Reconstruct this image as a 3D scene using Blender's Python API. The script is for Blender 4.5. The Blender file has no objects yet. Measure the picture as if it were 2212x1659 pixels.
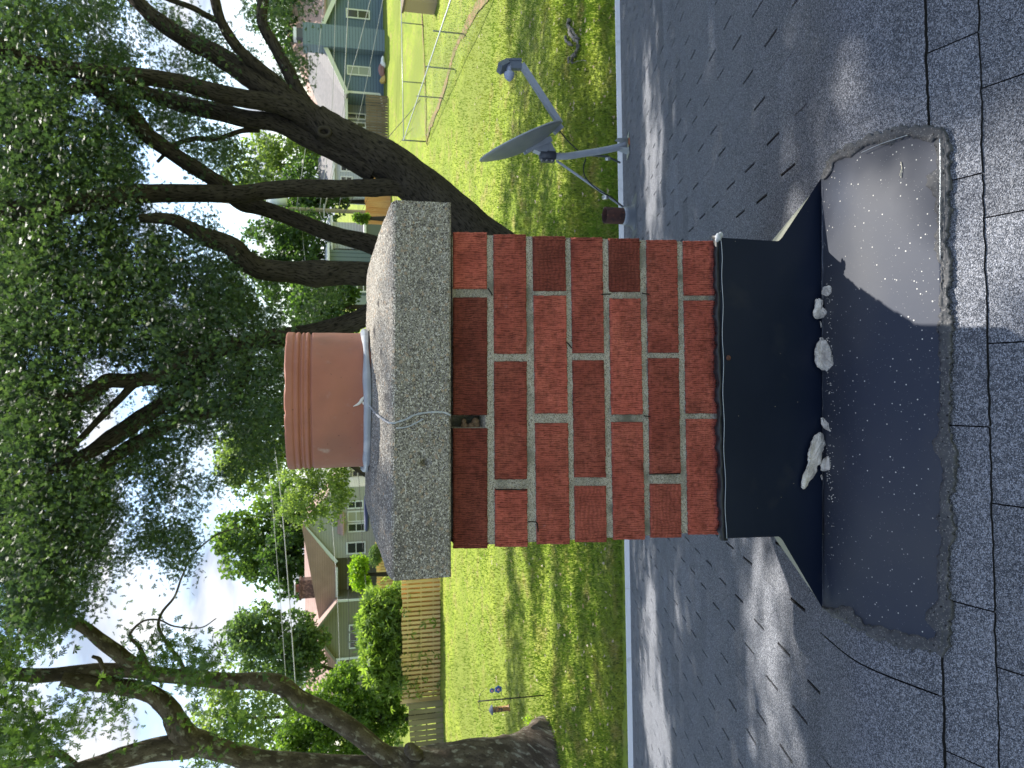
import bpy, math, random
import numpy as np
from mathutils import Vector, Matrix
random.seed(7); RNG = np.random.default_rng(11)
SC = bpy.context.scene
COL = SC.collection
rad = math.radians
# ------------------------------------------------------------------ camera (held upright, photo stored on its side)
CAMH = 5.2; TH = rad(13.57); ROLL = 0.010; FPX = 1600.0; CX, CY = 1106.0, 829.5
Fv = np.array([0, math.cos(TH), -math.sin(TH)]); Uv = np.array([0, math.sin(TH), math.cos(TH)]); Rv = np.array([1.0, 0, 0])
R2 = Rv - ROLL * Uv; R2 /= np.linalg.norm(R2); U2 = Uv + ROLL * Rv; U2 /= np.linalg.norm(U2)
cam = bpy.data.objects.new('camera', bpy.data.cameras.new('camera')); COL.objects.link(cam)
CXv, CYv, CZv = -U2, R2, -Fv
cam.matrix_world = Matrix(((CXv[0], CYv[0], CZv[0], 0), (CXv[1], CYv[1], CZv[1], 0), (CXv[2], CYv[2], CZv[2], CAMH), (0, 0, 0, 1)))
cam.data.sensor_width = 36; cam.data.lens = FPX / 2212 * 36; cam.data.clip_start = 0.05; cam.data.clip_end = 2000
cam.data.dof.use_dof = True; cam.data.dof.focus_distance = 1.9; cam.data.dof.aperture_fstop = 11
SC.camera = cam
# ------------------------------------------------------------------ sky and sun
SEL, SAZ = rad(62), rad(34)
SUN = np.array([math.sin(SAZ) * math.cos(SEL), math.cos(SAZ) * math.cos(SEL), math.sin(SEL)])
w = bpy.data.worlds.new('World'); SC.world = w; w.use_nodes = True
nt = w.node_tree; nt.nodes.clear()
def N(nt, t, **k):
    n = nt.nodes.new(t)
    for a, b in k.items(): setattr(n, a, b)
    return n
sky = N(nt, 'ShaderNodeTexSky', sky_type='NISHITA', sun_disc=False, sun_elevation=SEL, sun_rotation=SAZ, air_density=1.0, dust_density=.6, ozone_density=1.2)
tc = N(nt, 'ShaderNodeTexCoord'); mp = N(nt, 'ShaderNodeMapping'); mp.inputs['Scale'].default_value = (1, 1, 2.6)
mp.inputs['Location'].default_value = (0.35, 0.2, 0.1)
n1 = N(nt, 'ShaderNodeTexNoise'); n1.inputs['Scale'].default_value = 4.2; n1.inputs['Detail'].default_value = 7; n1.inputs['Roughness'].default_value = .55; n1.inputs['Distortion'].default_value = .3
cr = N(nt, 'ShaderNodeValToRGB'); cr.color_ramp.elements[0].position = .44; cr.color_ramp.elements[1].position = .60
n2 = N(nt, 'ShaderNodeTexNoise'); n2.inputs['Scale'].default_value = 9; n2.inputs['Detail'].default_value = 5
cr2 = N(nt, 'ShaderNodeValToRGB'); cr2.color_ramp.elements[0].position = .35; cr2.color_ramp.elements[1].position = .6
cr2.color_ramp.elements[0].color = (1.9, 2.3, 3.0, 1); cr2.color_ramp.elements[1].color = (3.7, 3.75, 3.85, 1)
mx = N(nt, 'ShaderNodeMix', data_type='RGBA'); bg = N(nt, 'ShaderNodeBackground'); out = N(nt, 'ShaderNodeOutputWorld')
L = nt.links.new
L(tc.outputs['Generated'], mp.inputs[0]); L(mp.outputs[0], n1.inputs[0]); L(mp.outputs[0], n2.inputs[0]); L(n1.outputs[0], cr.inputs[0]); L(n2.outputs[0], cr2.inputs[0])
L(cr.outputs[0], mx.inputs[0]); L(sky.outputs[0], mx.inputs[6]); L(cr2.outputs[0], mx.inputs[7]); L(mx.outputs[2], bg.inputs[0]); L(bg.outputs[0], out.inputs[0])
bg.inputs[1].default_value = 0.13
sl = bpy.data.lights.new('sun', 'SUN'); sl.energy = 4.2; sl.angle = rad(.5); sl.color = (1, .95, .87)
so = bpy.data.objects.new('sun', sl); COL.objects.link(so); so.rotation_euler = Vector(SUN).to_track_quat('Z', 'Y').to_euler()
SC.view_settings.view_transform = 'Standard'; SC.view_settings.look = 'None'; SC.view_settings.exposure = 1.22; SC.view_settings.gamma = 1
SC.cycles.transparent_max_bounces = 12; SC.cycles.max_bounces = 6; SC.cycles.use_denoising = True
# ------------------------------------------------------------------ measuring helpers: a bearing of the photograph to a place in the yard
def ray(x, y):
    d = CXv * ((x - CX) / FPX) + CYv * ((CY - y) / FPX) + Fv
    return d
def PY(x, y, Y):
    d = ray(x, y); t = Y / d[1]; p = d * t; return np.array([p[0], p[1], p[2] + CAMH])
def PZ(x, y, z=0.0):
    d = ray(x, y); t = (z - CAMH) / d[2]; p = d * t; return np.array([p[0], p[1], p[2] + CAMH])
def gz(Y):
    if Y < 43: return 0.0
    if Y < 60: return (Y - 43) / 17 * 1.05
    return 1.05 + (Y - 60) * .012
def PG(x, y):
    for Y in np.arange(8, 140, .25):
        if PY(x, y, Y)[2] <= gz(Y): return PY(x, y, Y)
    return PY(x, y, 140)
SLP = .30; SK = .02
def zr(X, Y):      # roof surface: two slopes meeting in a rounded ridge
    q = Y - SK * X
    a = -.768 - SLP * q; b = -1.720 + SLP * q
    return CAMH + (a + b - np.sqrt((a - b) ** 2 + .0022)) / 2
def PR(x, y, off=0.0):
    if 'rp' in globals() and x < 2034: off = off + .003 * min(1, max(0, (x - 1830) / 190))
    d = ray(x, y); t0 = .7
    f = lambda t: CAMH + t * d[2] - (zr(t * d[0], t * d[1]) + off)
    t = t0
    while f(t) > 0 and t < 14: t += .01
    lo, hi = t - .01, t
    for _ in range(20):
        m = (lo + hi) / 2
        if f(m) > 0: lo = m
        else: hi = m
    p = d * hi; return np.array([p[0], p[1], p[2] + CAMH])
# ------------------------------------------------------------------ mesh helpers
def smooth(o, ang=None):
    for p in o.data.polygons: p.use_smooth = True
    return o
def put(name, me, mat=None, parent=None):
    o = bpy.data.objects.new(name, me); COL.objects.link(o)
    if mat: me.materials.append(mat)
    if parent is not None: o.parent = parent; o.matrix_parent_inverse = Matrix.Translation(-parent.location) if parent.location.length else Matrix()
    return o
def npm(name, V, Fc, mat=None, parent=None, sm=False, uv=None):
    V = np.asarray(V, dtype=np.float32); Fc = np.asarray(Fc, dtype=np.int32); k = Fc.shape[1]
    me = bpy.data.meshes.new(name); me.vertices.add(len(V)); me.vertices.foreach_set('co', V.ravel())
    me.loops.add(Fc.size); me.loops.foreach_set('vertex_index', Fc.ravel())
    me.polygons.add(len(Fc)); me.polygons.foreach_set('loop_start', np.arange(0, Fc.size, k, dtype=np.int32))
    if uv is not None:
        l = me.uv_layers.new(name='uv'); l.data.foreach_set('uv', np.asarray(uv, dtype=np.float32)[Fc.ravel()].ravel())
    me.update(calc_edges=True)
    if sm: me.polygons.foreach_set('use_smooth', np.ones(len(Fc), dtype=bool))
    if mat and mat.name.endswith('leaf') and LEAFR and len(LEAFR[-1]) == len(V): a_ = me.attributes.new('rnd', 'FLOAT', 'POINT'); a_.data.foreach_set('value', LEAFR[-1].astype(np.float32))
    return put(name, me, mat, parent)
def attr(o, name, vals):
    a = o.data.attributes.new(name, 'FLOAT', 'POINT'); a.data.foreach_set('value', np.asarray(vals, dtype=np.float32))
def tag(o, label=None, cat=None, group=None, kind=None):
    if label: o['label'] = label
    if cat: o['category'] = cat
    if group: o['group'] = group
    if kind: o['kind'] = kind
    return o
def empty(name, loc, label=None, cat=None, group=None):
    o = bpy.data.objects.new(name, None); COL.objects.link(o); o.location = Vector([float(v) for v in loc]); o.empty_display_size = .1
    return tag(o, label, cat, group)
class MB:
    def __init__(s): s.v = []; s.f = []; s.sm = []
    def poly(s, pts, f=None, sm=False):
        b = len(s.v); s.v += [tuple(map(float, p)) for p in pts]
        for q in (f or [tuple(range(len(pts)))]): s.f.append(tuple(b + i for i in q)); s.sm.append(sm)
    def hexa(s, p):   # 8 points: bottom 4, top 4
        s.poly(p, [(3, 2, 1, 0), (4, 5, 6, 7), (0, 1, 5, 4), (1, 2, 6, 5), (2, 3, 7, 6), (3, 0, 4, 7)])
    def box(s, x0, x1, y0, y1, z0, z1):
        s.hexa([(x0, y0, z0), (x1, y0, z0), (x1, y1, z0), (x0, y1, z0), (x0, y0, z1), (x1, y0, z1), (x1, y1, z1), (x0, y1, z1)])
    def bar(s, a, b, wd, ht=None, up=(0, 0, 1)):
        a = Vector([float(i) for i in a]); b = Vector([float(i) for i in b]); ht = ht or wd; d = (b - a).normalized(); u = Vector(up)
        if abs(d.dot(u)) > .98: u = Vector((0, 1, 0))
        r = d.cross(u).normalized() * wd / 2; u = r.cross(d).normalized() * ht / 2
        s.hexa([a - r - u, a + r - u, b + r - u, b - r - u, a - r + u, a + r + u, b + r + u, b - r + u])
    def tube(s, pts, rs, n=10, cap=True):
        V, Fc, _ = tubegeo(pts, rs, n); b = len(s.v); s.v += [tuple(map(float, p)) for p in V]
        for q in Fc: s.f.append(tuple(b + int(i) for i in q)); s.sm.append(True)
        if cap:
            m = len(pts); s.f.append(tuple(b + i for i in range(n))[::-1]); s.sm.append(False)
            s.f.append(tuple(b + (m - 1) * (n + 1) + i for i in range(n))); s.sm.append(False)
    def ball(s, c, r, n=10, sq=(1, 1, 1)):
        V = []; Fc = []
        for i in range(n + 1):
            for j in range(n * 2):
                a = math.pi * i / n; t = math.pi * j / n
                V.append((c[0] + r * sq[0] * math.sin(a) * math.cos(t), c[1] + r * sq[1] * math.sin(a) * math.sin(t), c[2] + r * sq[2] * math.cos(a)))
        for i in range(n):
            for j in range(n * 2): Fc.append((i * 2 * n + j, (i + 1) * 2 * n + j, (i + 1) * 2 * n + (j + 1) % (2 * n), i * 2 * n + (j + 1) % (2 * n)))
        s.poly(V, Fc, True)
    def build(s, name, mat=None, parent=None):
        me = bpy.data.meshes.new(name); me.from_pydata(s.v, [], s.f); me.polygons.foreach_set('use_smooth', s.sm); me.update()
        return put(name, me, mat, parent)
def tubegeo(pts, rs, n=10):
    P = np.array(pts, dtype=float); m = len(P); rs = np.broadcast_to(np.asarray(rs, dtype=float).reshape(-1, 1) if np.ndim(rs) == 1 else np.asarray(rs, dtype=float), (m, n + 1) if np.ndim(rs) == 2 else (m, 1))
    T = np.gradient(P, axis=0); T /= np.linalg.norm(T, axis=1)[:, None] + 1e-9
    ref = np.array([.13, .97, .2]); V = []; UVs = []; Ls = np.r_[0, np.cumsum(np.linalg.norm(np.diff(P, axis=0), axis=1))]
    r = np.cross(T[0], ref); r /= np.linalg.norm(r); A = np.linspace(0, 2 * math.pi, n + 1)
    for i in range(m):
        r = r - T[i] * r.dot(T[i]); r /= np.linalg.norm(r) + 1e-9; u = np.cross(T[i], r)
        V.append(P[i] + (np.outer(np.cos(A), r) + np.outer(np.sin(A), u)) * rs[i].reshape(-1, 1)); rr = float(np.mean(rs[i]))
        UVs.append(np.c_[A / (2 * math.pi) * 6.28 * max(rr, .02), np.full(n + 1, Ls[i])])
    Fc = [(i * (n + 1) + j, i * (n + 1) + j + 1, (i + 1) * (n + 1) + j + 1, (i + 1) * (n + 1) + j) for i in range(m - 1) for j in range(n)]
    return np.concatenate(V), np.array(Fc), np.concatenate(UVs)
def catmull(pts, k=6):
    P = np.array(pts, dtype=float); P = np.vstack([2 * P[0] - P[1], P, 2 * P[-1] - P[-2]]); o = []
    for i in range(1, len(P) - 2):
        for t in np.linspace(0, 1, k, endpoint=False):
            a, b, c, d = P[i - 1], P[i], P[i + 1], P[i + 2]
            o.append(.5 * (2 * b + (c - a) * t + (2 * a - 5 * b + 4 * c - d) * t * t + (3 * b - a - 3 * c + d) * t ** 3))
    o.append(P[-2]); return np.array(o)
def vnoise(p, seed=0):     # value noise, any number of dimensions up to 3
    p = np.atleast_2d(p); i = np.floor(p).astype(np.int64); f = p - i; f = f * f * (3 - 2 * f); D = p.shape[1]; o = np.zeros(len(p))
    for c in range(2 ** D):
        w_ = np.ones(len(p)); h = np.full(len(p), seed * 7919 + 13, dtype=np.int64)
        for k in range(D):
            b = (c >> k) & 1; w_ = w_ * (f[:, k] if b else 1 - f[:, k]); h = (h * 374761393 + (i[:, k] + b) * 668265263) & 0x7fffffff; h = (h ^ (h >> 13)) * 1274126177 & 0x7fffffff
        o += w_ * ((h ^ (h >> 16)) & 0xffff) / 65535.0
    return o
def fbm(p, o=4, seed=0):
    p = np.atleast_2d(p); r = 0; a = .5; 
    for k in range(o): r = r + a * vnoise(p * 2 ** k, seed + k); a *= .5
    return r
# ------------------------------------------------------------------ material helpers
def mat(name, col, rough=.8, spec=.3, noise=None, bump=None, mix=None, metal=0, coords='Object', stretch=(1, 1, 1), trans=None):
    """noise: list of (scale, colour, lo, hi, detail) layered over the base; bump: list of (scale, strength, distance)"""
    m = bpy.data.materials.new(name); m.use_nodes = True; nt = m.node_tree; b = nt.nodes['Principled BSDF']; L = nt.links.new
    b.inputs['Roughness'].default_value = rough; b.inputs['Specular IOR Level'].default_value = spec; b.inputs['Metallic'].default_value = metal
    b.inputs['Base Color'].default_value = (*col, 1)
    tc = N(nt, 'ShaderNodeTexCoord'); mp = N(nt, 'ShaderNodeMapping'); mp.inputs['Scale'].default_value = stretch; L(tc.outputs[coords], mp.inputs[0])
    cur = None
    for L_ in noise or []:
        kind = 'n'
        if isinstance(L_[0], str): kind = L_[0]; L_ = L_[1:]
        sc, c2, lo, hi = L_[:4]
        if kind == 'v':
            t = N(nt, 'ShaderNodeTexVoronoi'); t.inputs['Scale'].default_value = sc; sp = N(nt, 'ShaderNodeSeparateColor'); L(t.outputs['Color'], sp.inputs[0]); src = sp.outputs[0]
        elif kind == 'd':
            t = N(nt, 'ShaderNodeTexVoronoi'); t.inputs['Scale'].default_value = sc; src = t.outputs['Distance']
        else:
            t = N(nt, 'ShaderNodeTexNoise'); t.inputs['Scale'].default_value = sc; t.inputs['Detail'].default_value = L_[4] if len(L_) > 4 else 4; src = t.outputs[0]
        L(mp.outputs[0], t.inputs['Vector'])
        r = N(nt, 'ShaderNodeMapRange'); r.inputs[1].default_value = lo; r.inputs[2].default_value = hi; L(src, r.inputs[0])
        x = N(nt, 'ShaderNodeMix', data_type='RGBA'); L(r.outputs[0], x.inputs[0])
        if cur is None: x.inputs[6].default_value = (*col, 1)
        else: L(cur, x.inputs[6])
        x.inputs[7].default_value = (*c2, 1); cur = x.outputs[2]
    if cur is not None: L(cur, b.inputs['Base Color'])
    prev = None
    for sc, st, di in bump or []:
        if sc < 0: t = N(nt, 'ShaderNodeTexVoronoi'); o_ = 'Distance'; t.inputs['Scale'].default_value = -sc
        else: t = N(nt, 'ShaderNodeTexNoise'); o_ = 0; t.inputs['Scale'].default_value = sc; t.inputs['Detail'].default_value = 4
        L(mp.outputs[0], t.inputs['Vector'])
        bp = N(nt, 'ShaderNodeBump'); bp.inputs['Strength'].default_value = st; bp.inputs['Distance'].default_value = di; L(t.outputs[o_], bp.inputs['Height'])
        if prev: L(prev, bp.inputs['Normal'])
        prev = bp.outputs[0]
    if prev: L(prev, b.inputs['Normal'])
    if trans and name.endswith('leaf'):
        at = N(nt, 'ShaderNodeAttribute', attribute_name='rnd'); rm = N(nt, 'ShaderNodeValToRGB'); e_ = rm.color_ramp.elements; e_[0].color = (.55, .62, .75, 1); e_[1].color = (1.25, 1.22, 1.0, 1); n_ = rm.color_ramp.elements.new(.6); n_.color = (1, 1, 1, 1); L(at.outputs['Fac'], rm.inputs[0]); xm = N(nt, 'ShaderNodeMix', data_type='RGBA', blend_type='MULTIPLY'); xm.inputs[0].default_value = 1; L(cur, xm.inputs[6]); L(rm.outputs[0], xm.inputs[7]); cur = xm.outputs[2]; L(cur, b.inputs['Base Color'])
    if trans:
        tr = N(nt, 'ShaderNodeBsdfTranslucent'); 
        if cur is not None:
            x = N(nt, 'ShaderNodeMix', data_type='RGBA', blend_type='MULTIPLY'); x.inputs[0].default_value = 1; L(cur, x.inputs[6]); x.inputs[7].default_value = (*trans[1], 1); L(x.outputs[2], tr.inputs[0])
        else: tr.inputs[0].default_value = (*trans[1], 1)
        ms = N(nt, 'ShaderNodeMixShader'); ms.inputs[0].default_value = trans[0]; L(b.outputs[0], ms.inputs[1]); L(tr.outputs[0], ms.inputs[2]); L(ms.outputs[0], nt.nodes['Material Output'].inputs[0])
    return m
def linemat(name, col, dark, period, axis='Z', rough=.6, frac=.12, noise=None):   # lap siding / shingle rows with thin joint lines
    m = mat(name, col, rough, .3, noise=noise); nt = m.node_tree; L = nt.links.new; b = nt.nodes['Principled BSDF']
    tc = N(nt, 'ShaderNodeTexCoord'); sp = N(nt, 'ShaderNodeSeparateXYZ'); L(tc.outputs['Object'], sp.inputs[0])
    d = N(nt, 'ShaderNodeMath', operation='DIVIDE'); L(sp.outputs[axis], d.inputs[0]); d.inputs[1].default_value = period
    f = N(nt, 'ShaderNodeMath', operation='FRACT'); L(d.outputs[0], f.inputs[0])
    c = N(nt, 'ShaderNodeMath', operation='LESS_THAN'); L(f.outputs[0], c.inputs[0]); c.inputs[1].default_value = frac
    x = N(nt, 'ShaderNodeMix', data_type='RGBA'); L(c.outputs[0], x.inputs[0]); x.inputs[7].default_value = (*dark, 1)
    if b.inputs['Base Color'].links: L(b.inputs['Base Color'].links[0].from_socket, x.inputs[6])
    else: x.inputs[6].default_value = (*col, 1)
    L(x.outputs[2], b.inputs['Base Color'])
    bp = N(nt, 'ShaderNodeBump'); bp.inputs['Strength'].default_value = .6; bp.inputs['Distance'].default_value = .02; L(f.outputs[0], bp.inputs['Height']); L(bp.outputs[0], b.inputs['Normal'])
    return m
M = {}
M['shingle'] = mat('shingle', (.165, .172, .192), .92, .25, noise=[(.9, (.178, .182, .195), .4, .65), (4.5, (.115, .120, .134), .45, .70), ('v', 560, (.062, .068, .082), .44, .38), ('v', 230, (.24, .245, .265), .82, .9), ('v', 560, (.38, .395, .44), .76, .90)], bump=[(-420, 1.0, .003), (6, .5, .02)])
M['asphalt_shade'] = mat('asphalt_shade', (.012, .012, .013), .95, .1)  # asphalt black for butt edges; in the slots it paints the shade
M['brick'] = mat('brick', (.335, .080, .056), .88, .2, noise=[(9, (.385, .105, .072), .4, .66), (260, (.26, .062, .045), .5, .66), (30, (.36, .26, .25), .70, .86)], bump=[(500, .5, .001)])
M['mortar'] = mat('mortar', (.41, .375, .315), .95, .15, noise=[('v', 700, (.13, .12, .10), .6, .75), ('v', 520, (.45, .43, .38), .8, .9), (12, (.15, .145, .12), .5, .7)], bump=[(300, .8, .003), (-600, .5, .001)])
M['concrete'] = mat('concrete', (.32, .30, .255), .95, .15, noise=[(5, (.20, .185, .16), .42, .68), ('v', 420, (.10, .09, .08), .64, .74), ('v', 360, (.52, .49, .43), .78, .88), ('v', 170, (.34, .27, .2), .94, .96), (16, (.08, .075, .07), .64, .74)], bump=[(-330, .9, .003), (90, .6, .004)])
M['clay'] = mat('clay', (.34, .135, .088), .66, .3, noise=[(7, (.285, .108, .072), .4, .7), (55, (.34, .155, .115), .62, .75), (3.1, (.20, .10, .08), .52, .72), (110, (.13, .055, .045), .70, .74), (16, (.40, .27, .22), .68, .78)], bump=[(60, .25, .003), (300, .15, .001)])
M['soot'] = mat('soot', (.02, .018, .016), .95, .1)
M['sealant'] = mat('sealant', (.30, .32, .35), .35, .5, noise=[(30, (.44, .45, .46), .45, .7)], bump=[(60, .4, .004)])
M['plaster'] = mat('plaster', (.66, .62, .56), .8, .2, bump=[(90, .6, .004)])
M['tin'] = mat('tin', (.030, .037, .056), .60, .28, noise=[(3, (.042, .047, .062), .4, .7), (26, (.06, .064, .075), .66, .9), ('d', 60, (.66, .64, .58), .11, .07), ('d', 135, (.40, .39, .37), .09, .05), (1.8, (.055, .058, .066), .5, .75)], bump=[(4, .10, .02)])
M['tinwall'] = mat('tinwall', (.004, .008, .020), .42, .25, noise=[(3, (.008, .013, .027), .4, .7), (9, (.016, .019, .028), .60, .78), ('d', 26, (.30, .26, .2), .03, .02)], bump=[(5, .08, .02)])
M['lip'] = mat('lip', (.50, .53, .56), .3, .6, metal=.6)
M['cement'] = mat('cement', (.050, .052, .056), .7, .3, noise=[(20, (.075, .075, .076), .4, .65), ('d', 65, (.010, .010, .011), .20, .15), ('v', 420, (.16, .155, .15), .88, .95)], bump=[(45, .6, .008), (-65, .5, .004)])
M['sidetin'] = mat('sidetin', (.30, .30, .24), .45, .4, bump=[(12, .1, .01)])
M['white'] = mat('white', (.88, .88, .87), .4, .5, noise=[(6, (.6, .6, .58), .6, .75)])
M['wallpaint'] = linemat('wallpaint', (.55, .54, .5), (.2, .2, .19), .11)
M['chunk'] = mat('chunk', (.64, .59, .51), .95, .15, noise=[(22, (.46, .42, .36), .45, .65), (45, (.62, .56, .48), .6, .7), (14, (.22, .27, .33), .66, .76)], bump=[(160, .9, .004), (-300, .5, .002)])
M['twig'] = mat('twig', (.55, .50, .38), .8, .2)
M['dish'] = mat('dish', (.19, .205, .205), .42, .4, noise=[(9, (.23, .24, .235), .4, .7)])
M['mast'] = mat('mast', (.40, .43, .46), .35, .5, noise=[(9, (.33, .355, .38), .4, .7)])
M['darkmetal'] = mat('darkmetal', (.08, .088, .10), .45, .5)
M['bolt'] = mat('bolt', (.7, .7, .68), .3, .5, metal=.8)
M['lnb'] = mat('lnb', (.15, .175, .20), .5, .4)
M['horn'] = mat('horn', (.42, .46, .56), .5, .4)
M['rubber'] = mat('rubber', (.02, .021, .024), .5, .4)
M['rust'] = mat('rust', (.075, .032, .022), .75, .3, noise=[(14, (.035, .02, .018), .45, .65), (45, (.15, .06, .035), .6, .72)], bump=[(60, .4, .003)])
M['boot'] = mat('boot', (.13, .145, .16), .5, .4, noise=[(12, (.2, .21, .22), .6, .8)])
M['rustflake'] = mat('rustflake', (.38, .15, .07), .9, .2, noise=[(60, (.15, .06, .03), .5, .6)])
def barkmat(name, c1, c2, c3, sc=1.0):
    return mat(name, c1, .95, .12, coords='UV', stretch=(1, .22, 1), noise=[(9 * sc, c2, .4, .62), (38 * sc, c3, .5, .62)], bump=[(30 * sc, 1.0, .035), (90 * sc, .7, .012)])
M['bark'] = barkmat('bark', (.048, .040, .033), (.072, .060, .049), (.016, .014, .012))
M['sycbark'] = mat('sycbark', (.13, .105, .08), .92, .12, coords='UV', stretch=(1, .45, 1), noise=[(5, (.07, .055, .042), .42, .58), (9, (.27, .25, .205), .56, .66), (40, (.05, .04, .03), .56, .68)], bump=[(24, .8, .02), (70, .6, .008)])
M['farbark'] = mat('farbark', (.05, .042, .034), .95, .1)
def leafmat(name, a, b_, c_, t=(.50, (2.3, 2.5, .9)), sc=1.0):
    return mat(name, a, .48, .35, noise=[(1.1 * sc, b_, .42, .62, 3), (6 * sc, c_, .60, .74, 2)], trans=t)
M['maple_leaf'] = leafmat('maple_leaf', (.038, .066, .040), (.052, .086, .044), (.11, .14, .10), t=(.42, (2.0, 2.2, .9)))
M['syc_leaf'] = leafmat('syc_leaf', (.050, .084, .034), (.066, .108, .038), (.11, .155, .07))
M['oak_leaf'] = leafmat('oak_leaf', (.045, .085, .030), (.060, .105, .036), (.09, .13, .06), sc=.4)
M['pale_leaf'] = leafmat('pale_leaf', (.13, .18, .07), (.17, .22, .09), (.24, .26, .15), sc=.4)
M['bright_leaf'] = leafmat('bright_leaf', (.095, .155, .035), (.13, .20, .045), (.21, .27, .10), sc=1.0)
M['mid_leaf'] = leafmat('mid_leaf', (.075, .125, .04), (.11, .165, .05), (.17, .21, .09), sc=.4)
M['reed_leaf'] = leafmat('reed_leaf', (.13, .19, .05), (.19, .26, .08), (.38, .42, .25), sc=1.6)
M['lime_leaf'] = leafmat('lime_leaf', (.20, .30, .03), (.26, .36, .04), (.15, .24, .03), sc=.5)
M['grey_leaf'] = leafmat('grey_leaf', (.09, .14, .07), (.12, .17, .09), (.18, .22, .13), sc=.6)
M['grass'] = mat('grass', (.20, .265, .030), .9, .15, noise=[(.35, (.27, .325, .042), .42, .6), (1.3, (.28, .25, .08), .52, .70), (7, (.085, .115, .026), .5, .68), (.12, (.17, .21, .035), .5, .6), (60, (.29, .26, .12), .62, .74)], bump=[(30, .8, .04)])
M['blade'] = mat('blade', (.150, .235, .030), .6, .3, noise=[(.28, (.30, .32, .07), .46, .66), (1.3, (.32, .28, .10), .54, .72), (9, (.08, .12, .026), .5, .64)], trans=(.35, (1.3, 1.4, .6)))
M['soil'] = mat('soil', (.27, .175, .10), .95, .1, noise=[(2.0, (.17, .135, .065), .40, .62), (6, (.13, .17, .045), .50, .62)], bump=[(20, .6, .03)])
M['newwood'] = mat('newwood', (.68, .48, .20), .8, .2, noise=[(1.3, (.74, .54, .25), .4, .6), (8, (.52, .34, .14), .6, .72)], stretch=(1, 1, .15))
M['orangewood'] = mat('orangewood', (.60, .29, .10), .8, .2, noise=[(2, (.66, .37, .15), .4, .6)], stretch=(2, 2, .2))
M['oldwood'] = mat('oldwood', (.23, .20, .12), .85, .2, noise=[(2, (.17, .145, .09), .4, .6)], stretch=(1.5, 1.5, .2))
M['brownwood'] = mat('brownwood', (.21, .16, .11), .85, .2, noise=[(2, (.15, .115, .08), .4, .6)], stretch=(1.5, 1.5, .2))
M['polewood'] = mat('polewood', (.36, .33, .22), .85, .2, noise=[(2, (.28, .25, .17), .4, .6)], stretch=(2, 2, .2))
M['galv'] = mat('galv', (.42, .44, .44), .4, .5, metal=.3)
M['darkgalv'] = mat('darkgalv', (.13, .15, .13), .5, .4)
M['wire'] = mat('wire', (.42, .42, .42), .5, .4)
M['blackwire'] = mat('blackwire', (.035, .037, .04), .5, .4)
M['glass'] = mat('glass', (.03, .035, .04), .08, .7)
M['blind'] = mat('blind', (.34, .37, .28), .3, .5)
M['cream'] = mat('cream', (.72, .74, .60), .6, .3)
M['trim'] = mat('trim', (.66, .72, .74), .6, .3)
M['bluewall'] = linemat('bluewall', (.135, .195, .245), (.05, .075, .10), .23)
M['bluestack'] = linemat('bluestack', (.19, .255, .30), (.08, .11, .14), .23)
M['palebluewall'] = linemat('palebluewall', (.30, .33, .32), (.14, .16, .17), .23)
M['sagewall'] = linemat('sagewall', (.37, .385, .35), (.25, .27, .24), .20)
M['olivewall'] = linemat('olivewall', (.215, .22, .165), (.14, .145, .11), .20)
M['greysiding'] = linemat('greysiding', (.17, .22, .24), (.08, .11, .12), .3, axis='X', frac=.2)
M['whitesiding'] = linemat('whitesiding', (.60, .63, .70), (.34, .36, .42), .22)
M['greyroof'] = linemat('greyroof', (.25, .235, .225), (.19, .18, .17), .17, noise=[(3, (.22, .21, .20), .4, .6)], rough=.9)
M['pinkroof'] = linemat('pinkroof', (.46, .31, .25), (.38, .25, .20), .3, noise=[(1, (.42, .29, .24), .4, .6)], rough=.9)
M['brownroof'] = linemat('brownroof', (.40, .275, .235), (.30, .20, .17), .17, noise=[(1.2, (.35, .24, .205), .4, .6)], rough=.9)
M['farbrick'] = mat('farbrick', (.10, .07, .055), .9, .2, noise=[(8, (.22, .15, .11), .5, .62)])
M['tan'] = mat('tan', (.42, .32, .2), .8, .2)
M['navy'] = mat('navy', (.035, .045, .11), .6, .3)
M['feeder'] = mat('feeder', (.36, .19, .05), .5, .4, noise=[(22, (.05, .04, .05), .52, .56)])
M['slate'] = mat('slate', (.12, .14, .19), .6, .3)
M['blueflower'] = mat('blueflower', (.05, .12, .42), .5, .4)
M['pinkflower'] = mat('pinkflower', (.62, .28, .32), .5, .4)
M['deadwood'] = mat('deadwood', (.21, .20, .18), .95, .1, noise=[(14, (.10, .095, .08), .45, .6)], bump=[(30, .8, .02)])
M['red'] = mat('red', (.32, .17, .16), .6, .3); M['yellow'] = mat('yellow', (.55, .38, .12), .6, .3)
# ------------------------------------------------------------------ ground
xs = np.unique(np.r_[np.linspace(-400, -40, 19), np.linspace(-40, 40, 161), np.linspace(40, 400, 19)]); ys = np.unique(np.r_[np.linspace(-60, 6, 12), np.linspace(6, 60, 181), np.linspace(60, 600, 40)])
GX, GY = np.meshgrid(xs, ys); GZ = np.vectorize(gz)(np.minimum(GY, 200)) + np.where(GY < 43, (fbm(np.c_[GX.ravel() * .35, GY.ravel() * .35], 3).reshape(GX.shape) - .45) * .10, 0)
nx, ny = len(xs), len(ys); idx = np.arange(nx * ny).reshape(ny, nx)
Fq = np.stack([idx[:-1, :-1], idx[:-1, 1:], idx[1:, 1:], idx[1:, :-1]], -1).reshape(-1, 4)
g = npm('lawn_ground', np.c_[GX.ravel(), GY.ravel(), GZ.ravel()], Fq, M['grass'], sm=True); tag(g, 'sunlit green lawn with worn yellow patches', 'lawn', kind='structure')
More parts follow.
